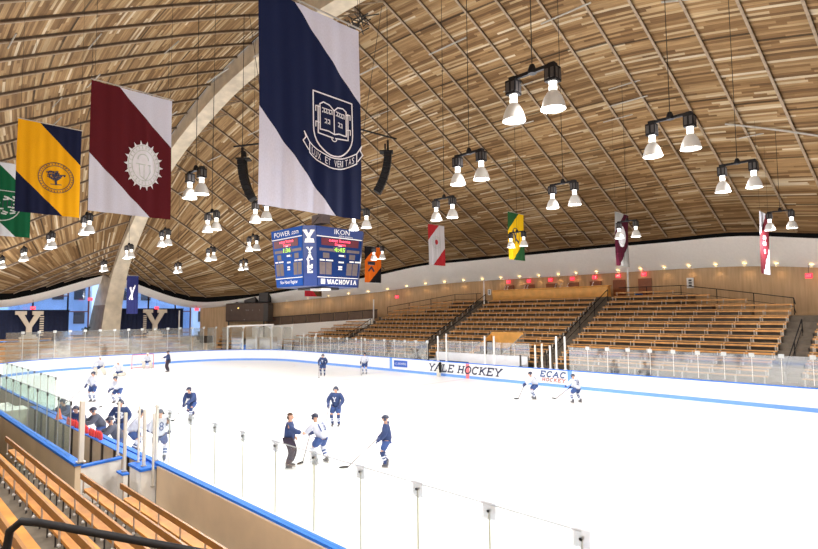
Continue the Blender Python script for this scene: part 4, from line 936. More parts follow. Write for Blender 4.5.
for side, (hd, ft, pm) in enumerate((('POWER', 'New Haven Register', 'sbblue'), ('IKON', 'WACHOVIA', 'sbr'))):
    f = face(side)
    def rect(b, x0, y0, x1, y1, mi=0, o=.02): b.add([f(x0, y0, o), f(x1, y0, o), f(x1, y1, o), f(x0, y1, o)], [(0, 1, 2, 3)], mi)
    lab = 'left face of the scoreboard' if side == 0 else 'right face of the scoreboard'
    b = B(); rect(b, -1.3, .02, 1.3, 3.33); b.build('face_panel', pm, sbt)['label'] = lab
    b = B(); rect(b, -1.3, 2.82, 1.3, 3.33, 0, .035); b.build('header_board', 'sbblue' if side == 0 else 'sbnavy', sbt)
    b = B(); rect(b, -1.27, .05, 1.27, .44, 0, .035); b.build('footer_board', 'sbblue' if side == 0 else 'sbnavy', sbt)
    b = B(); rect(b, -1.3, 2.76, 1.3, 2.81, 0, .05); rect(b, -1.3, .48, 1.3, .52, 0, .05)
    if side == 0: puttext(b, hd, -1.0, 2.92, 1.35, .28, lambda u, v: f(u, v, .06)); puttext(b, '.com', .45, 2.94, .6, .18, lambda u, v: f(u, v, .06)); puttext(b, ft, -.8, .12, 1.65, .26, lambda u, v: f(u, v, .06))
    else:
        puttext(b, hd, -.35, 2.98, .85, .28, lambda u, v: f(u, v, .06)); puttext(b, 'office solutions', -.1, 2.85, .8, .09, lambda u, v: f(u, v, .06)); rect(b, -1.1, .12, -.85, .40, 0, .06); slab(b, 'WACHOVIA', -.7, .14, 1.9, .23, lambda u, v: f(u, v, .06), thick=.26)
    for (x, y, w_, h) in ((-.05, 1.72, .32, .1), (-.05, 1.35, .32, .09), (-.05, 1.08, .24, .09), (-.05, .95, .24, .09), (-1.15, 1.42, .28, .08), (-.80, 1.42, .42, .08), (.62, 1.42, .28, .08), (.96, 1.42, .36, .08), (-.1, 2.3, .2, .05)): rect(b, x, y, x+w_, y+h, 0, .05)
    b.build('white_lettering', 'white', sbt)
    b = B(); rect(b, -1.05 if side else -1.15, 2.3 if side else 2.28, 1.1 if side else .95, 2.72, 0, .04); b.build('message_screen', 'ledbg', sbt)
    b = B(); puttext(b, 'next home', -.62, 2.53, 1.2, .16, lambda u, v: f(u, v, .05)); puttext(b, 'Season', -.3, 2.33, .62, .15, lambda u, v: f(u, v, .05)); b.build('screen_text', 'led', sbt)
    b = B(); puttext(b, '1:36' if side == 0 else '4:45', -.32, 1.98, .62, .24, lambda u, v: f(u, v, .05)); b.build('clock_digits', 'green', sbt)
    b = B()
    for (x, y, w_, h) in ((-1.15, 1.98, .78, .16), (.42, 1.98, .78, .16), (-.95, 1.58, .36, .30), (.6, 1.58, .36, .30), (-1.15, .66, .34, .70), (-.78, .66, .34, .70), (.48, .66, .34, .70), (.86, .66, .34, .70), (.3, 1.68, .08, .16), (-.36, 1.96, .72, .28)): rect(b, x, y, x+w_, y+h, 0, .03)
    b.build('digit_panel', 'dig', sbt)
b = B(); s2 = 2**.5
def cf(u, v, o=.02):
    h = hw(v); cx, cy = h-CH/2, -h+CH/2; return (cx+u/s2+o/s2, cy+u/s2-o/s2, v)
slab(b, 'Y', -.26, 2.45, .52, .62, cf, thick=.32); b.add([cf(-.22, 2.4, .03), cf(.22, 2.4, .03), cf(.18, 2.62, .03), cf(-.18, 2.62, .03)], [(0, 1, 2, 3)]); b.build('corner_letter', 'white', sbt); b = B()
slab(b, 'YALE', -.13, .75, .26, 1.45, cf, thick=.3, vertical=True, gap=.18); b.build('corner_lettering', 'white', sbt)
b = B(); b.box((0, 0, -.07), (1.4, 1.4, .14)); b.build('underside_frame', 'dark', sbt)
b = B(); b.box((.9, -.5, -.16), (.9, .5, .12)); b.build('underside_fitting', 'alu', sbt)
b = B(); b.box((.2, 0, 4.1), (.8, .5, .55)); b.build('hoist_box', 'dig', sbt)
b = B(); zt = 22.0-6.35
for sx in (-1, 1):
    for sy in (-1, 1): b.tube([(sx*1.3, sy*1.3, ZH), (sx*.35, sy*.25, 4.2)], .02, 5)
b.tube([(.0, 0, 4.3), (0, 0, zt)], .03, 5); b.tube([(.4, 0, 4.3), (.4, 0, zt)], .02, 5); b.build('suspension_cable', 'cable', sbt)

# ------------------------------------------------------------------ line array loudspeakers
for (x, y, z, s, lab) in ((-2.98, -3.37, 13.75, 1, 'curved black loudspeaker array left of the big navy banner'), (2.91, 2.46, 14.1, -1, 'curved black loudspeaker array right of the big navy banner')):
    # bends in the plane facing the camera-side corner
    t = thing('loudspeaker_array', lab, 'loudspeaker', (x, y, z), PI/4, 'black loudspeaker arrays')
    ang = 0; px, pz = 0, -.25
    for k in range(8):
        ang = math.radians(2+3.9*k); px2 = px+s*sin(ang)*.30; pz2 = pz-cos(ang)*.30
        b = B(); b.box((0, 0, 0), (.42, .62, .27), 0, 0, .96); 
        b.box((s*-.215, 0, 0), (.01, .5, .2), 1)
        o = b.build('speaker_box', ['black', 'dark'], t); o.location = ((px+px2)/2, 0, (pz+pz2)/2); o.rotation_euler = (0, -s*ang, 0); px, pz = px2, pz2
    b = B(); b.box((s*.08, 0, -.20), (.75, .6, .08)); b.box((0, 0, .15), (.12, .12, .65)); b.box((s*.15, .0, .1), (.1, .3, .3)); b.build('rigging_frame', 'black', t)
    b = B(); b.tube([(-s*.5, 0, .55), (s*1.6, 0, .78 if s > 0 else 1.15)], .05, 6); b.build('support_arm', 'black', t)
    b = B(); zt = roofz(x, y)-z; b.tube([(0, 0, .45), (0, 0, zt)], .018, 5); b.tube([(s*1.4, 0, .9), (s*.3, 0, zt)], .015, 5); b.build('suspension_cable', 'cable', t)
# cable cluster at the crown behind the top of the big banner
t = thing('rigging_cluster', 'tangle of dark cables and brackets on the crown of the arch', 'rigging', (1.5, .7, 21.4)); b = B(); rr = random.Random(2)
for k in range(12):
    p = Vector((rr.uniform(-1.2, 1.2), 0, rr.uniform(-.1, .4))); b.tube([p, p+Vector((rr.uniform(-.5, .5), rr.uniform(.2, .5), rr.uniform(-.7, -.1))), p+Vector((rr.uniform(-.4, .8), rr.uniform(.6, 1.2), rr.uniform(-.3, .4)))], .035, 5)
b.build('cable_bundle', 'cable', t); b = B(); b.box((0, .3, -.2), (1.0, .3, .15)); b.build('bracket', 'dark', t)

# ------------------------------------------------------------------ near stands
nst = B()
def nrow(i): return -(14.4+.7*i), .93+.32*i
for i in range(0, 5):
    y, z = nrow(i); x0 = (12.75, 12.6, 9.1, -6, -6)[i]
    nst.box(((x0-.3+30)/2, y+.15, (z-.42)/2), (30-x0+.3, .7, z-.42))
    L = 25.5-x0
    t = thing('stand_bench', f'orange wooden bench in the {ORD[i]} row of the near stands counting from the ice', 'bench', (0, 0, 0), 0, 'benches of the near stands')
    # seat is on the rink side of the rail; sitters look at the ice
    b = B(); x = x0
    b.box(((x0+25.5)/2, y+.19, z-.02), (L, .26, .045)); b.build('seat_plank', 'nbench', t)
    b = B(); b.box(((x0+25.5)/2, y+.02, z+.27), (L, .035, .11)); b.build('back_rail', 'rail', t)
    n = int(min(L, 20)/.475); fu = fb = None
    for k in range(n):
        xx = x0+.08+.475*k if L < 20 else x0+4+.475*k
        if xx > 25: break
        if fu is None:
            u = B(); u.box((0, y+.045, z+.1), (.03, .02, .38)); fu = u.build('upright', 'steel', t); fu.location = (xx, 0, 0)
            u = B(); u.box((0, y+.22, z-.24), (.018, .02, .36), 1); u.box((0, y+.14, z-.06), (.03, .18, .02), 1); u.ball((0, y+.045, z-.075), .026, 8); fb = u.build('foot_bracket', ['white', 'dark'], t); fb.location = (xx, 0, 0)
        else:
            for s_ in ((fu, fb) if k % 2 == 0 else (fb,)): c = s_.copy(); COL.objects.link(c); c.parent = t; c.location = (xx, 0, 0)
y, z = nrow(5); nst.box((12, y-.6, (z-.42)/2), (36, 2.2, z-.42))
tag(nst.build('near_stand_steps', 'nstep'), 'worn concrete steps carrying the near benches', 'stand', None, 'structure')
t = thing('bent_handrail', 'thick black bent pipe handrail in the bottom left foreground', 'railing')
b = B(); b.tube([(20.98, -17.70, 2.3), (20.97, -17.67, 3.28), (20.98, -17.66, 3.38), (21.02, -17.61, 3.435), (21.10, -17.53, 3.425), (21.5, -17.13, 3.32), (21.9, -16.7, 3.2), (22.3, -16.2, 3.06)], .024, 10); b.build('rail_pipe', 'black', t, True)
b = B(); b.tube([(22.2, -16.32, 1.9), (22.2, -16.32, 3.08)], .022, 8); b.build('post', 'black', t)

# ------------------------------------------------------------------ team bench enclosure (near left)
t = thing('bench_back_wall', 'tan wall with a wide blue cap behind the team bench', 'wall panel')
b = B(); b.box((2.3, -14.6, .62), (16.4, .12, 1.24)); b.build('wall_panel', 'tan', t); b = B(); b.box((2.3, -14.6, 1.27), (16.5, .19, .06)); b.build('cap_rail', 'blue', t)
t = thing('bench_end_wall', 'pale beige wall with a blue cap closing the team bench', 'wall panel')
b = B(); b.prism([(10.05, -14.52), (9.84, -13.5), (9.94, -13.48), (10.15, -14.5)], lambda u, v: (u, v, 0), lambda u, v: (u, v, 1.08)); b.build('wall_panel', 'soffit', t)
b = B(); b.prism([(10.02, -14.52), (9.81, -13.48), (9.97, -13.45), (10.18, -14.5)], lambda u, v: (u, v, 1.08), lambda u, v: (u, v, 1.13)); b.build('cap_rail', 'blue', t)
t = thing('gate_block', 'small white gate block with a blue cap between bench and boards', 'wall panel')
b = B(); b.box((10.85, -13.27, .5), (.75, .35, 1.0)); b.build('wall_panel', 'soffit', t); b = B(); b.box((10.85, -13.27, 1.03), (.85, .42, .06)); b.build('cap_rail', 'blue', t)
t = thing('gate_step_block', 'narrow white wall stub with a blue cap below the paired posts', 'wall panel')
b = B(); b.box((11.0, -13.78, .49), (.4, .1, .98)); b.build('wall_panel', 'soffit', t); b = B(); b.box((11.0, -13.78, 1.0), (.42, .16, .04)); b.build('cap_rail', 'blue', t)
for (x, y, z0, z1, wd, lab) in ((10.5, -14.55, 1.30, 2.72, .125, 'widest pale upright post at the corner of the team bench wall'), (9.75, -13.51, 1.12, 2.5, .06, 'thin pale upright post at the end of the beige bench wall'), (11.0, -13.75, 1.02, 2.4, .075, 'medium pale upright post right of the beige bench wall'),
    (10.55, -13.28, 1.05, 2.45, .05, 'thin upright post at the left of the gate block'), (11.0, -13.31, 1.05, 2.42, .075, 'pale upright post rising from the middle of the gate block'), (11.3, -13.2, .6, 2.35, .05, 'thin dark-edged post right of the gate block'), (10.95, -13.0, 1.12, 2.5, .07, 'pale post at the start of the near glass')):
    p = thing('upright_post', lab, 'post', (x, y, z0), 0, 'posts around the bench gate'); b = B(); b.box((0, 0, (z1-z0)/2), (wd, wd*.8, z1-z0)); b.build('shaft', 'alu', p); b = B(); b.box((0, 0, .015), (wd*1.5, wd*1.4, .03)); b.build('foot_plate', 'steel', p)
t0 = None
for k in range(9):
    x = .3+1.18*k-.6
    lab = f'{ORD[k]} glass panel on the wall behind the team bench counting from the far end'
    o = glass_panel((x, -14.6, 0), 0, 1.18, 1.3, 2.62, lab, 'greenish glass barrier on the wall behind the team bench', 'glassg', 'dark', 'steel') if t0 is None else pdup(t0, (x, -14.6, 0), 0, 'greenish glass barrier on the wall behind the team bench')
    t0 = t0 or o
t = thing('team_bench', 'brown wooden team bench inside the enclosure', 'bench', (3.5, -14.05, 0)); b = B(); b.box((0, 0, .46), (9, .34, .05)); b.build('seat_plank', 'bench', t)
for x in (-4.2, -2, 0, 2, 4.2): b = B(); b.box((x, 0, .22), (.06, .3, .44)); b.build('leg', 'dark', t)
t = thing('white_cabinet', 'pale cabinet at the far end of the team bench', 'cabinet', (-1.2, -13.9, 0)); b = B(); b.box((0, 0, .55), (1.0, .7, 1.1)); b.build('body', 'whitebox', t); b = B(); b.box((0, 0, 1.12), (1.1, .8, .05)); b.build('top', 'white', t)
t = thing('bench_counter', 'grey counter shelf beyond the pale cabinet', 'counter', (-3.4, -13.9, 0)); b = B(); b.box((0, 0, .95), (2.2, .7, .06)); b.build('top', 'steel', t); b = B(); b.box((-.9, 0, .46), (.1, .6, .92)); b.box((.9, 0, .46), (.1, .6, .92)); b.build('leg', 'dark', t)
# bench side shelf on the ice boards
t = thing('bottle_shelf', 'blue-edged shelf on the bench side of the boards', 'shelf'); b = B(); b.box((4.4, -13.2, 1.085), (12, .2, .03)); b.build('shelf_board', 'blue', t)
b = B(); b.box((4.4, -13.10, .53), (12.2, .05, 1.06)); b.build('back_panel', 'lsup', t)['label'] = 'grey ribbed inner face of the boards'
for k in range(12): b = B(); b.box((-1.4+1.08*k, -13.15, .55), (.08, .05, 1.0)); b.build('rib_post', 'dark', t)
base = None
for k, x in enumerate([3.7, 3.86, 4.02, 4.2, 4.36, 4.54, 4.72, 4.9, 5.4, 5.56, 5.72, 5.95, 6.3, 6.46, 6.62, 6.80, 6.96, 7.12, 7.28]):
    lab = f'red drinking bottle on the bench shelf, {ORD[k]} from the left'
    if base is None:
        t = base = thing('drinking_bottle', lab, 'bottle', (x, -13.2, 1.1), 0, 'red bottles on the bench shelf')
        b = B(); b.lathe([(.001, 0), (.045, 0), (.047, .02), (.045, .13), (.038, .17)], n=10); b.build('bottle_body', 'cup', t, True); b = B(); b.lathe([(.04, .165), (.04, .19), (.015, .2), (.012, .235), (.001, .24)], n=8); b.build('cap', 'white' if False else 'cup', t)
    else: t = dup(base, (x, -13.2+random.uniform(-.03, .03), 1.1), 0, lab)
t = thing('orange_cone', 'orange plastic cone standing on the bench shelf', 'cone', (2.5, -13.2, 1.1)); b = B(); b.lathe([(.10, .01), (.03, .36), (.001, .37)], n=14); b.build('cone_body', 'cone', t, True); b = B(); b.box((0, 0, .01), (.24, .2, .02)); b.build('base', 'cone', t)

# ------------------------------------------------------------------ goal
t = thing('hockey_goal', 'red-framed goal with white netting at the far end', 'goal', (-27.13, 0, 0))
b = B(); b.tube([(0, -.93, 0), (0, -.93, 1.2), (0, -.88, 1.25), (0, .88, 1.25), (0, .93, 1.2), (0, .93, 0)], .035, 8); b.build('goal_frame', 'red', t)
b = B(); b.tube([(0, -.9, .03), (-.8, -.75, .03), (-1.0, 0, .03), (-.8, .75, .03), (0, .9, .03)], .03, 6); b.build('base_bar', 'red', t)
b = B()
for k in range(15):
    y = -.9+1.8*k/14; q = -1.0+.3*(abs(y)/.9)**2; b.tube([(0, y, 1.22), (-.5, y, 1.2), (q, y*.93, .03)], .009, 4)
for k in range(9):
    z = .1+.13*k; e = -1.0+(z/1.25)*.45; b.tube([(0, -.9, z), (e+.15, -.8, z), (e, 0, z), (e+.15, .8, z), (0, .9, z)], .009, 4)
b.build('netting', 'white', t)

# ------------------------------------------------------------------ people
def skinmesh(name, V, E_, R, m_, parent, sub=1, extra=None):
    me = bpy.data.meshes.new('tmp'); me.from_pydata([tuple(v) for v in V], E_, []); o = bpy.data.objects.new('tmp', me); COL.objects.link(o)
    md = o.modifiers.new('s', 'SKIN'); md.use_smooth_shade = True
    for i, r in enumerate(R): me.skin_vertices[0].data[i].radius = (r, r) if not isinstance(r, tuple) else r
    me.skin_vertices[0].data[0].use_root = True
    if sub: s = o.modifiers.new('u', 'SUBSURF'); s.levels = sub
    dg = bpy.context.evaluated_depsgraph_get(); e = bpy.data.meshes.new_from_object(o.evaluated_get(dg)); bpy.data.objects.remove(o); bpy.data.meshes.remove(me)
    b = B(); b.v = [tuple(v.co) for v in e.vertices]; b.f = [tuple(p.vertices) for p in e.polygons]; b.m = [0]*len(b.f); bpy.data.meshes.remove(e)
    if extra: extra(b)
    return b.build(name, m_, parent, True)
def ik(a, c, l1, l2, bend):
    a, c = Vector(a), Vector(c); d = c-a; D = min(d.length, (l1+l2)*.995); dn = d.normalized(); q = (l1*l1-l2*l2+D*D)/(2*D); h = math.sqrt(max(0, l1*l1-q*q))
    bd = Vector(bend); bd = (bd-dn*bd.dot(dn)); bd = bd.normalized() if bd.length > 1e-4 else Vector((1, 0, 0)); return a+dn*q+bd*h, a+dn*D
POSE = {  # pelvis height, lean, ankles (x, y), wrists (x, y, z relative to shoulders)
 'stand': dict(ph=.97, lean=.08, an=((.02, .14), (0, -.16)), wr=((.22, .08, -.42), (.22, -.08, -.42)), head=0),
 'ready': dict(ph=.84, lean=.55, an=((.05, .27), (-.02, -.27)), wr=((.42, -.05, -.32), (.36, .08, -.40)), head=-.3),
 'stride': dict(ph=.82, lean=.60, an=((.30, .12), (-.48, -.28)), wr=((.40, .0, -.34), (.30, .10, -.42)), head=-.3),
 'lean': dict(ph=.90, lean=.62, an=((.02, .22), (-.06, -.22)), wr=((.40, -.05, -.30), (.34, .05, -.34)), head=-.2),
 'arm': dict(ph=.98, lean=.05, an=((.02, .15), (-.02, -.15)), wr=((.12, .10, -.46), (.46, -.02, -.24)), head=.1),
 'goalie': dict(ph=.72, lean=.45, an=((.05, .34), (.05, -.34)), wr=((.34, .22, -.34), (.34, -.20, -.36)), head=-.2),
 'kneel': dict(ph=.42, lean=.5, an=((-.35, .30), (-.35, -.30)), wr=((.40, .25, -.25), (.36, -.20, -.33)), head=-.2),
 'rest': dict(ph=.90, lean=.55, an=((-.05, .15), (-.12, -.15)), wr=((.40, .12, -.20), (.40, -.12, -.20)), head=-.2),
}
KIT = dict(white=('jw', 'pants', ('jw', 'pants')), navy=('jn', 'pants', ('jn', 'jw')), grey=('jg', 'pants', ('jg', 'jw')), coach=('jn', 'jn', None), goal=('jw', 'pants', None))
def person(label, x, y, face_deg, pose='stand', kit='white', helmet='helm', number=None, numside=-1, stick=None, sc=.93, twist=0, group='skaters on the ice'):
    P = POSE[pose]; jm, pm, sm = KIT[kit]
    t = thing('person', label, 'person', (x, y, 0), math.radians(face_deg)); t.scale = (sc, sc, sc)
    an0 = .13; pel = Vector((-.12*P['lean'], 0, P['ph'])); ln = P['lean']; dirs = Vector((sin(ln), 0, cos(ln)))
    chest = pel+dirs*.34; neck = pel+dirs*.53; hd = neck+Vector((sin(ln*.35+.1)*.16, 0, cos(ln*.35)*.17))
    sh = [chest+dirs*.12+Vector((0, s*.20, 0)) for s in (1, -1)]; hip = [pel+Vector((0, s*.10, -.04)) for s in (1, -1)]
    ank = [Vector((P['an'][i][0], P['an'][i][1], an0+(.05 if pose == 'stride' and i else 0))) for i in (0, 1)]
    kn = []; 
    for i in (0, 1):
        k, e = ik(hip[i], ank[i], .43, .44, (1, (1, -1)[i]*.25, .2)); kn.append(k)
        if pose == 'kneel': kn[i] = Vector((.12, (1, -1)[i]*.22, .12))
    el = []; wr = []
    for i in (0, 1):
        w_ = sh[i]+Vector(P['wr'][i]); e, w2 = ik(sh[i], w_, .29, .27, (-.5, (1, -1)[i]*.8, -.3)); el.append(e); wr.append(w2)
    # body: one surface
    V = [pel, chest, neck, hd, sh[0], el[0], wr[0], sh[1], el[1], wr[1], hip[0], kn[0], ank[0], hip[1], kn[1], ank[1]]
    E_ = [(0, 1), (1, 2), (2, 3), (1, 4), (4, 5), (5, 6), (1, 7), (7, 8), (8, 9), (0, 10), (10, 11), (11, 12), (0, 13), (13, 14), (14, 15)]
    R = [.10, .11, .055, .095, .07, .045, .035, .07, .045, .035, .09, .06, .045, .09, .06, .045]
    def feat(b):
        b.ball(hd, .105, 12, 0, .95, .80, 1.12)
        b.ball(hd+Vector((.105, 0, -.01)), .018, 6, 0, 1, .8, 1.5)
        for s in (1, -1): b.ball(hd+Vector((.0, s*.085, -.01)), .022, 6, 0, .6, .5, 1.3); b.ball(hd+Vector((.088, s*.034, .012)), .012, 6, 1)
        b.box(hd+Vector((.095, 0, -.055)), (.012, .045, .01), 2)
        for i in (0, 1):      # hands: palm, four fingers, thumb
            fd = (wr[i]-el[i]).normalized(); sd = fd.cross(Vector((0, 0, 1))).normalized(); c = wr[i]+fd*.05; b.ball(c, .045, 8, 0)
            for q, ll in zip((-.03, -.01, .01, .03), (.06, .075, .07, .055)): p = c+fd*.03+sd*q; b.tube([p, p+fd*ll*.6, p+fd*ll*.8+Vector((0, 0, -.03))], [.011, .010, .007], 5)
            p = c+sd*(.04 if i else -.04); b.tube([p, p+fd*.03+sd*(.02 if i else -.02)+Vector((0, 0, -.01)), p+fd*.06+Vector((0, 0, -.02))], [.012, .011, .008], 5)
    skinmesh('body', V, E_, R, ['skin', 'black', 'emb_red'], t, 1, feat)
    big = 1.15 if kit == 'goal' else 1
    # jersey or jacket
    nb = pel-dirs*.13+Vector((0, 0, 0)); nk = chest+dirs*.15
    cuff = [el[i]+(wr[i]-el[i])*.92 for i in (0, 1)]
    V = [nb, pel+dirs*.14, chest, nk, sh[0], el[0], cuff[0], sh[1], el[1], cuff[1]]; E_ = [(0, 1), (1, 2), (2, 3), (2, 4), (4, 5), (5, 6), (2, 7), (7, 8), (8, 9)]
    jr = [(.235*big, .17), (.215*big, .165), (.205, .16), (.10, .09), (.125, .125), (.10, .10), (.075, .075), (.125, .125), (.10, .10), (.075, .075)]
    jr = [(max(a, b2)*.9, max(a, b2)*.9) if k < 3 else (a, b2) for k, (a, b2) in enumerate(jr)]
    jo = skinmesh('jersey' if kit != 'coach' else 'jacket', V, E_, jr, jm, t)
    # pants
    kl = [hip[i]+(kn[i]-hip[i])*(.88 if kit != 'coach' else 1) for i in (0, 1)]
    if kit != 'coach':
        skinmesh('hockey_pants', [pel+dirs*.08, hip[0]+(kn[0]-hip[0])*.2, kl[0], hip[1]+(kn[1]-hip[1])*.2, kl[1]], [(0, 1), (1, 2), (0, 3), (3, 4)], [.175, .15, .125, .15, .125], pm, t)
    else:
        skinmesh('trousers', [pel+dirs*.04, hip[0], kn[0], ank[0]+Vector((0, 0, .02)), hip[1], kn[1], ank[1]+Vector((0, 0, .02))], [(0, 1), (1, 2), (2, 3), (0, 4), (4, 5), (5, 6)], [.17, .145, .12, .105, .145, .12, .105], mat('dark trousers', (.03, .02, .04), .8), t)
    for i in (0, 1):
        if kit == 'goal':
            b = B(); d = (ank[i]-kn[i]); fx = Vector((.07, 0, 0)); p0 = kn[i]-d*.35+fx; p1 = ank[i]+fx; c = (p0+p1)/2
            b.tube([p0, p0+(p1-p0)*.3, p1], [.13, .15, .14], 8); b.build('leg_pad', 'pad', t, True)
        elif sm:
            b = B(); d = ank[i]-kn[i]
            for q, (f0, f1, mi) in enumerate(((-.06, .30, 0), (.30, .42, 1), (.42, .52, 0), (.52, .64, 1), (.64, .92, 0))):
                ra = .085-.02*max(0, f0); rb = .085-.02*f1; b.tube([kn[i]+d*f0, kn[i]+d*f1], [ra, rb], 10, mi)
            b.build('sock', list(sm), t, True)
        b = B(); a = ank[i]; b.tube([a+Vector((-.01, 0, .10)), a+Vector((-.01, 0, .0)), a+Vector((.02, 0, -.045))], [.058, .06, .05], 8); b.tube([a+Vector((-.06, 0, -.045)), a+Vector((.06, 0, -.045)), a+Vector((.16, 0, -.055))], [.045, .05, .03], 8)
        so = b.build('skate', 'skate', t, True); b = B(); b.box(a+Vector((.04, 0, -.11)), (.27, .012, .035)); b.build('blade', 'steel', so)
        if kit != 'coach':
            fd = (wr[i]-el[i]).normalized(); b = B(); b.tube([wr[i]-fd*.09, wr[i]+fd*.01, wr[i]+fd*.10], [.062, .065, .055], 8); c = wr[i]+fd*.08; sd = fd.cross(Vector((0, 0, 1))).normalized()
            for q in (-.038, -.013, .013, .038): p = c+sd*q; b.tube([p, p+fd*.06, p+fd*.07+Vector((0, 0, -.05))], [.018, .018, .015], 5)
            p = c+sd*(.06 if i else -.06)-fd*.03; b.tube([p, p+fd*.06+Vector((0, 0, -.02))], [.02, .016], 5)
            b.build('glove', 'glove' if kit != 'goal' else 'pad', t, True)
    if helmet:
        b = B(); b.ball(hd+Vector((-.012, 0, .02)), .128, 14, 0, 1.05, .9, 1.0, -.15); b.box(hd+Vector((.09, 0, .05)), (.09, .15, .02)); 
        for s in (1, -1): b.ball(hd+Vector((0, s*.105, -.02)), .045, 6)
        ho = b.build('helmet', helmet, t, True); b = B()
        if kit == 'goal':
            for q in (-.05, 0, .05): b.tube([hd+Vector((.10, q, .06)), hd+Vector((.14, q, -.04)), hd+Vector((.09, q, -.12))], .007, 4)
        else: b.tube([hd+Vector((.11, -.09, .01)), hd+Vector((.14, 0, .01)), hd+Vector((.11, .09, .01))], .006, 4)
        b.build('face_guard', 'steel', ho)
    else:
        b = B(); b.ball(hd+Vector((-.015, 0, .025)), .115, 14, 0, .98, .86, 1.12, .05); b.ball(hd+Vector((-.05, 0, -.01)), .09, 10, 0, .8, .9, 1); b.build('hair', 'hair', t, True)
    if number:
        s = numside; b = B(); o = dirs.cross(Vector((0, 1, 0))) ; fwd_ = Vector((cos(ln), 0, -sin(ln)))*s
        c = pel+dirs*.26; rr_ = .205
        def nf(u, v, off=0): 
            uu = u-.5; return c+fwd_*(rr_-.9*uu*uu*.16)+Vector((0, s*uu*.30, 0))+dirs*((v-.5)*.30)
        vs, fs = textmesh(number); b.add([nf(v[0], v[1]) for v in vs], fs); b.build('jersey_number', 'pants' if kit in ('white', 'goal') else 'jw', t)
    elif kit in ('navy', 'grey') and pose != 'rest':
        b = B(); fwd_ = Vector((cos(ln), 0, -sin(ln))); c = pel+dirs*.28
        slab(b, 'Y', -.09, -.08, .18, .18, lambda u, v: tuple(c+fwd_*.20+Vector((0, u, 0))+dirs*v), thick=.3); b.build('jersey_mark', 'jw', t)
    if stick:
        lab, (tx, ty) = stick[0], stick[1]
        rz = math.radians(face_deg); 
        def wld(p): return Vector((x+sc*(p.x*cos(rz)-p.y*sin(rz)), y+sc*(p.x*sin(rz)+p.y*cos(rz)), sc*p.z))
        hnd = wld(wr[1]+(wr[1]-el[1]).normalized()*.09); tip = Vector((tx, ty, .04)); d = (hnd-tip).normalized(); topp = hnd+d*.28
        s_ = thing('hockey_stick', lab, 'hockey stick', (tx, ty, 0), 0, 'hockey sticks'); o = Vector((tx, ty, 0))
        b = B(); b.tube([tip-o, topp-o], .017, 6); b.build('shaft', 'stick', s_); dxy = Vector((-d.x, -d.y, 0)); dxy = dxy.normalized() if dxy.length > .01 else Vector((1, 0, 0))
        b = B(); c = tip-o; b.tube([c, c+dxy*.15, c+dxy*.28], [.03, .035, .02], 6); b.build('stick_blade', 'black', s_); b = B(); b.tube([topp-o-d*.12, topp-o], .022, 6); b.build('grip_tape', 'white', s_)
    return t
# world directions: 45 = image right, 225 = image left, 315 = towards the camera, 135 = away
person('bareheaded person in navy jacket and dark trousers reaching towards the player beside', 10.42, -8.81, 45, 'arm', 'coach', None, stick=None, sc=.92, group=None)
person('person in a white number 13 jersey bending towards the navy-jacketed coach', 10.75, -7.85, 190, 'lean', 'white', number='13', stick=('hockey stick of the player numbered 13, blade by the near glass', (10.27, -8.2)), sc=.95)
person('person in navy jersey standing square on, right of the coach and further back', 6.5, -3.98, 305, 'stand', 'navy', stick=('hockey stick of the navy player standing square on', (7.17, -5.05)))
person('person in plain navy jersey standing side-on in the centre of the ice', 12.55, -6.67, 225, 'stand', 'navy', sc=.88, stick=('hockey stick of the navy player standing side-on', (11.75, -7.55)))
person('person in navy jersey at the back of the ice left of centre', -9.47, 7.05, 310, 'stand', 'navy', helmet='helm', stick=('hockey stick of the navy player at the back of the ice', (-8.62, 6.06)))
person('person in white jersey and socks at the back near the blue line', -8.05, 10.07, 300, 'stand', 'white', stick=('hockey stick of the white player near the far blue line', (-7.6, 9.3)))
person('person in white jersey crouched over a stick in front of the far boards', 8.71, 7.93, 225, 'ready', 'white', number='7', numside=-1, stick=('long hockey stick held out left by the crouching white player', (8.07, 7.3)))
person('person in white number 24 jersey facing away near the far boards', 11.05, 8.21, 165, 'ready', 'white', number='24', stick=('hockey stick of the player numbered 24 reaching left over the ice', (9.6, 8.6)))
person('person in navy jersey skating bent forward left of the coach', .23, -7.4, 300, 'stride', 'navy', sc=.95, stick=('hockey stick of the navy skater striding left of the coach', (.2, -8.2)))
person('person dressed all in dark blue standing behind the play right of the far goal', -22.09, .28, 240, 'arm', 'coach', 'helm', sc=.98)
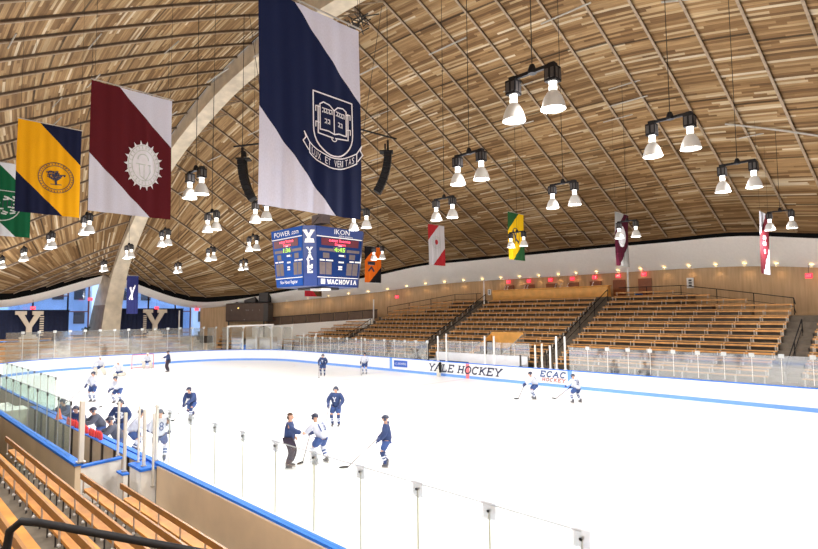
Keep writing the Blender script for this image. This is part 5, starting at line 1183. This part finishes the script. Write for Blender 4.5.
person('person in white jersey and blue pants standing upright facing the bench', -8.85, -9.0, 300, 'stand', 'white', stick=('hockey stick held out left by the white player facing the bench', (-9.0, -10.3)))
person('person in white jersey crouching beside the upright white player', -7.3, -8.2, 300, 'ready', 'white', stick=('hockey stick of the crouching white player beside the upright one', (-6.6, -9.2)))
person('goaltender in white with pale leg pads standing near the far left boards', -24.0, -4.3, 320, 'goalie', 'goal', 'helmw', sc=1.02)
person('goaltender in white kneeling low on the ice with spread pads', -22.0, -3.57, 320, 'kneel', 'goal', 'helmw', sc=1.0)
person('goaltender in white crouching in front of the red goal', -26.6, .25, 330, 'goalie', 'goal', 'helmw', sc=.95)
person('person in white number 28 jersey behind the near glass posts, back turned', 6.7, -11.3, 150, 'stand', 'white', number='28', sc=.93)
person('person in white jersey bending over behind the gate posts', 4.9, -11.5, 60, 'ready', 'white', number='2', numside=1)
person('person in navy number 3 jersey standing at the boards beside the white players', 3.4, -11.45, 330, 'stand', 'navy', number='3', numside=1)
person('person in grey practice jersey leaning on the boards behind the red bottles, left one', 3.5, -12.15, 260, 'rest', 'grey', sc=.92)
person('person in grey practice jersey leaning on the boards behind the red bottles, right one', 6.0, -12.35, 250, 'rest', 'grey', sc=.92)
person('person in black practice jersey leaning over the boards by the orange cone', .6, -12.45, 290, 'rest', 'navy', sc=.95)
person('person in dark jersey resting on the boards at the post right of the orange cone', 2.2, -12.5, 320, 'rest', 'navy', sc=.9)
# folded dark item at the far boards
t = thing('goalie_gear_pile', 'small pile of black and beige goalie gear against the far lettered boards', 'gear', (-2.5, 12.6, 0)); b = B(); b.tube([(0, 0, .0), (0, 0, .45), (.02, .1, .62)], [.16, .17, .12], 8); b.build('leg_pads', 'pad', t, True); b = B(); b.tube([(.15, 0, .3), (.15, .02, .9)], [.10, .13], 8); b.ball((.15, 0, .97), .12, 8); b.build('mask_and_glove', 'black', t, True)
b = B(); b.lathe([(.001, 0), (.038, 0), (.038, .025), (.001, .025)], (9.9, 2.2, .004), 12); tag(b.build('puck', 'black'), 'single black puck lying on open ice at right', 'puck')
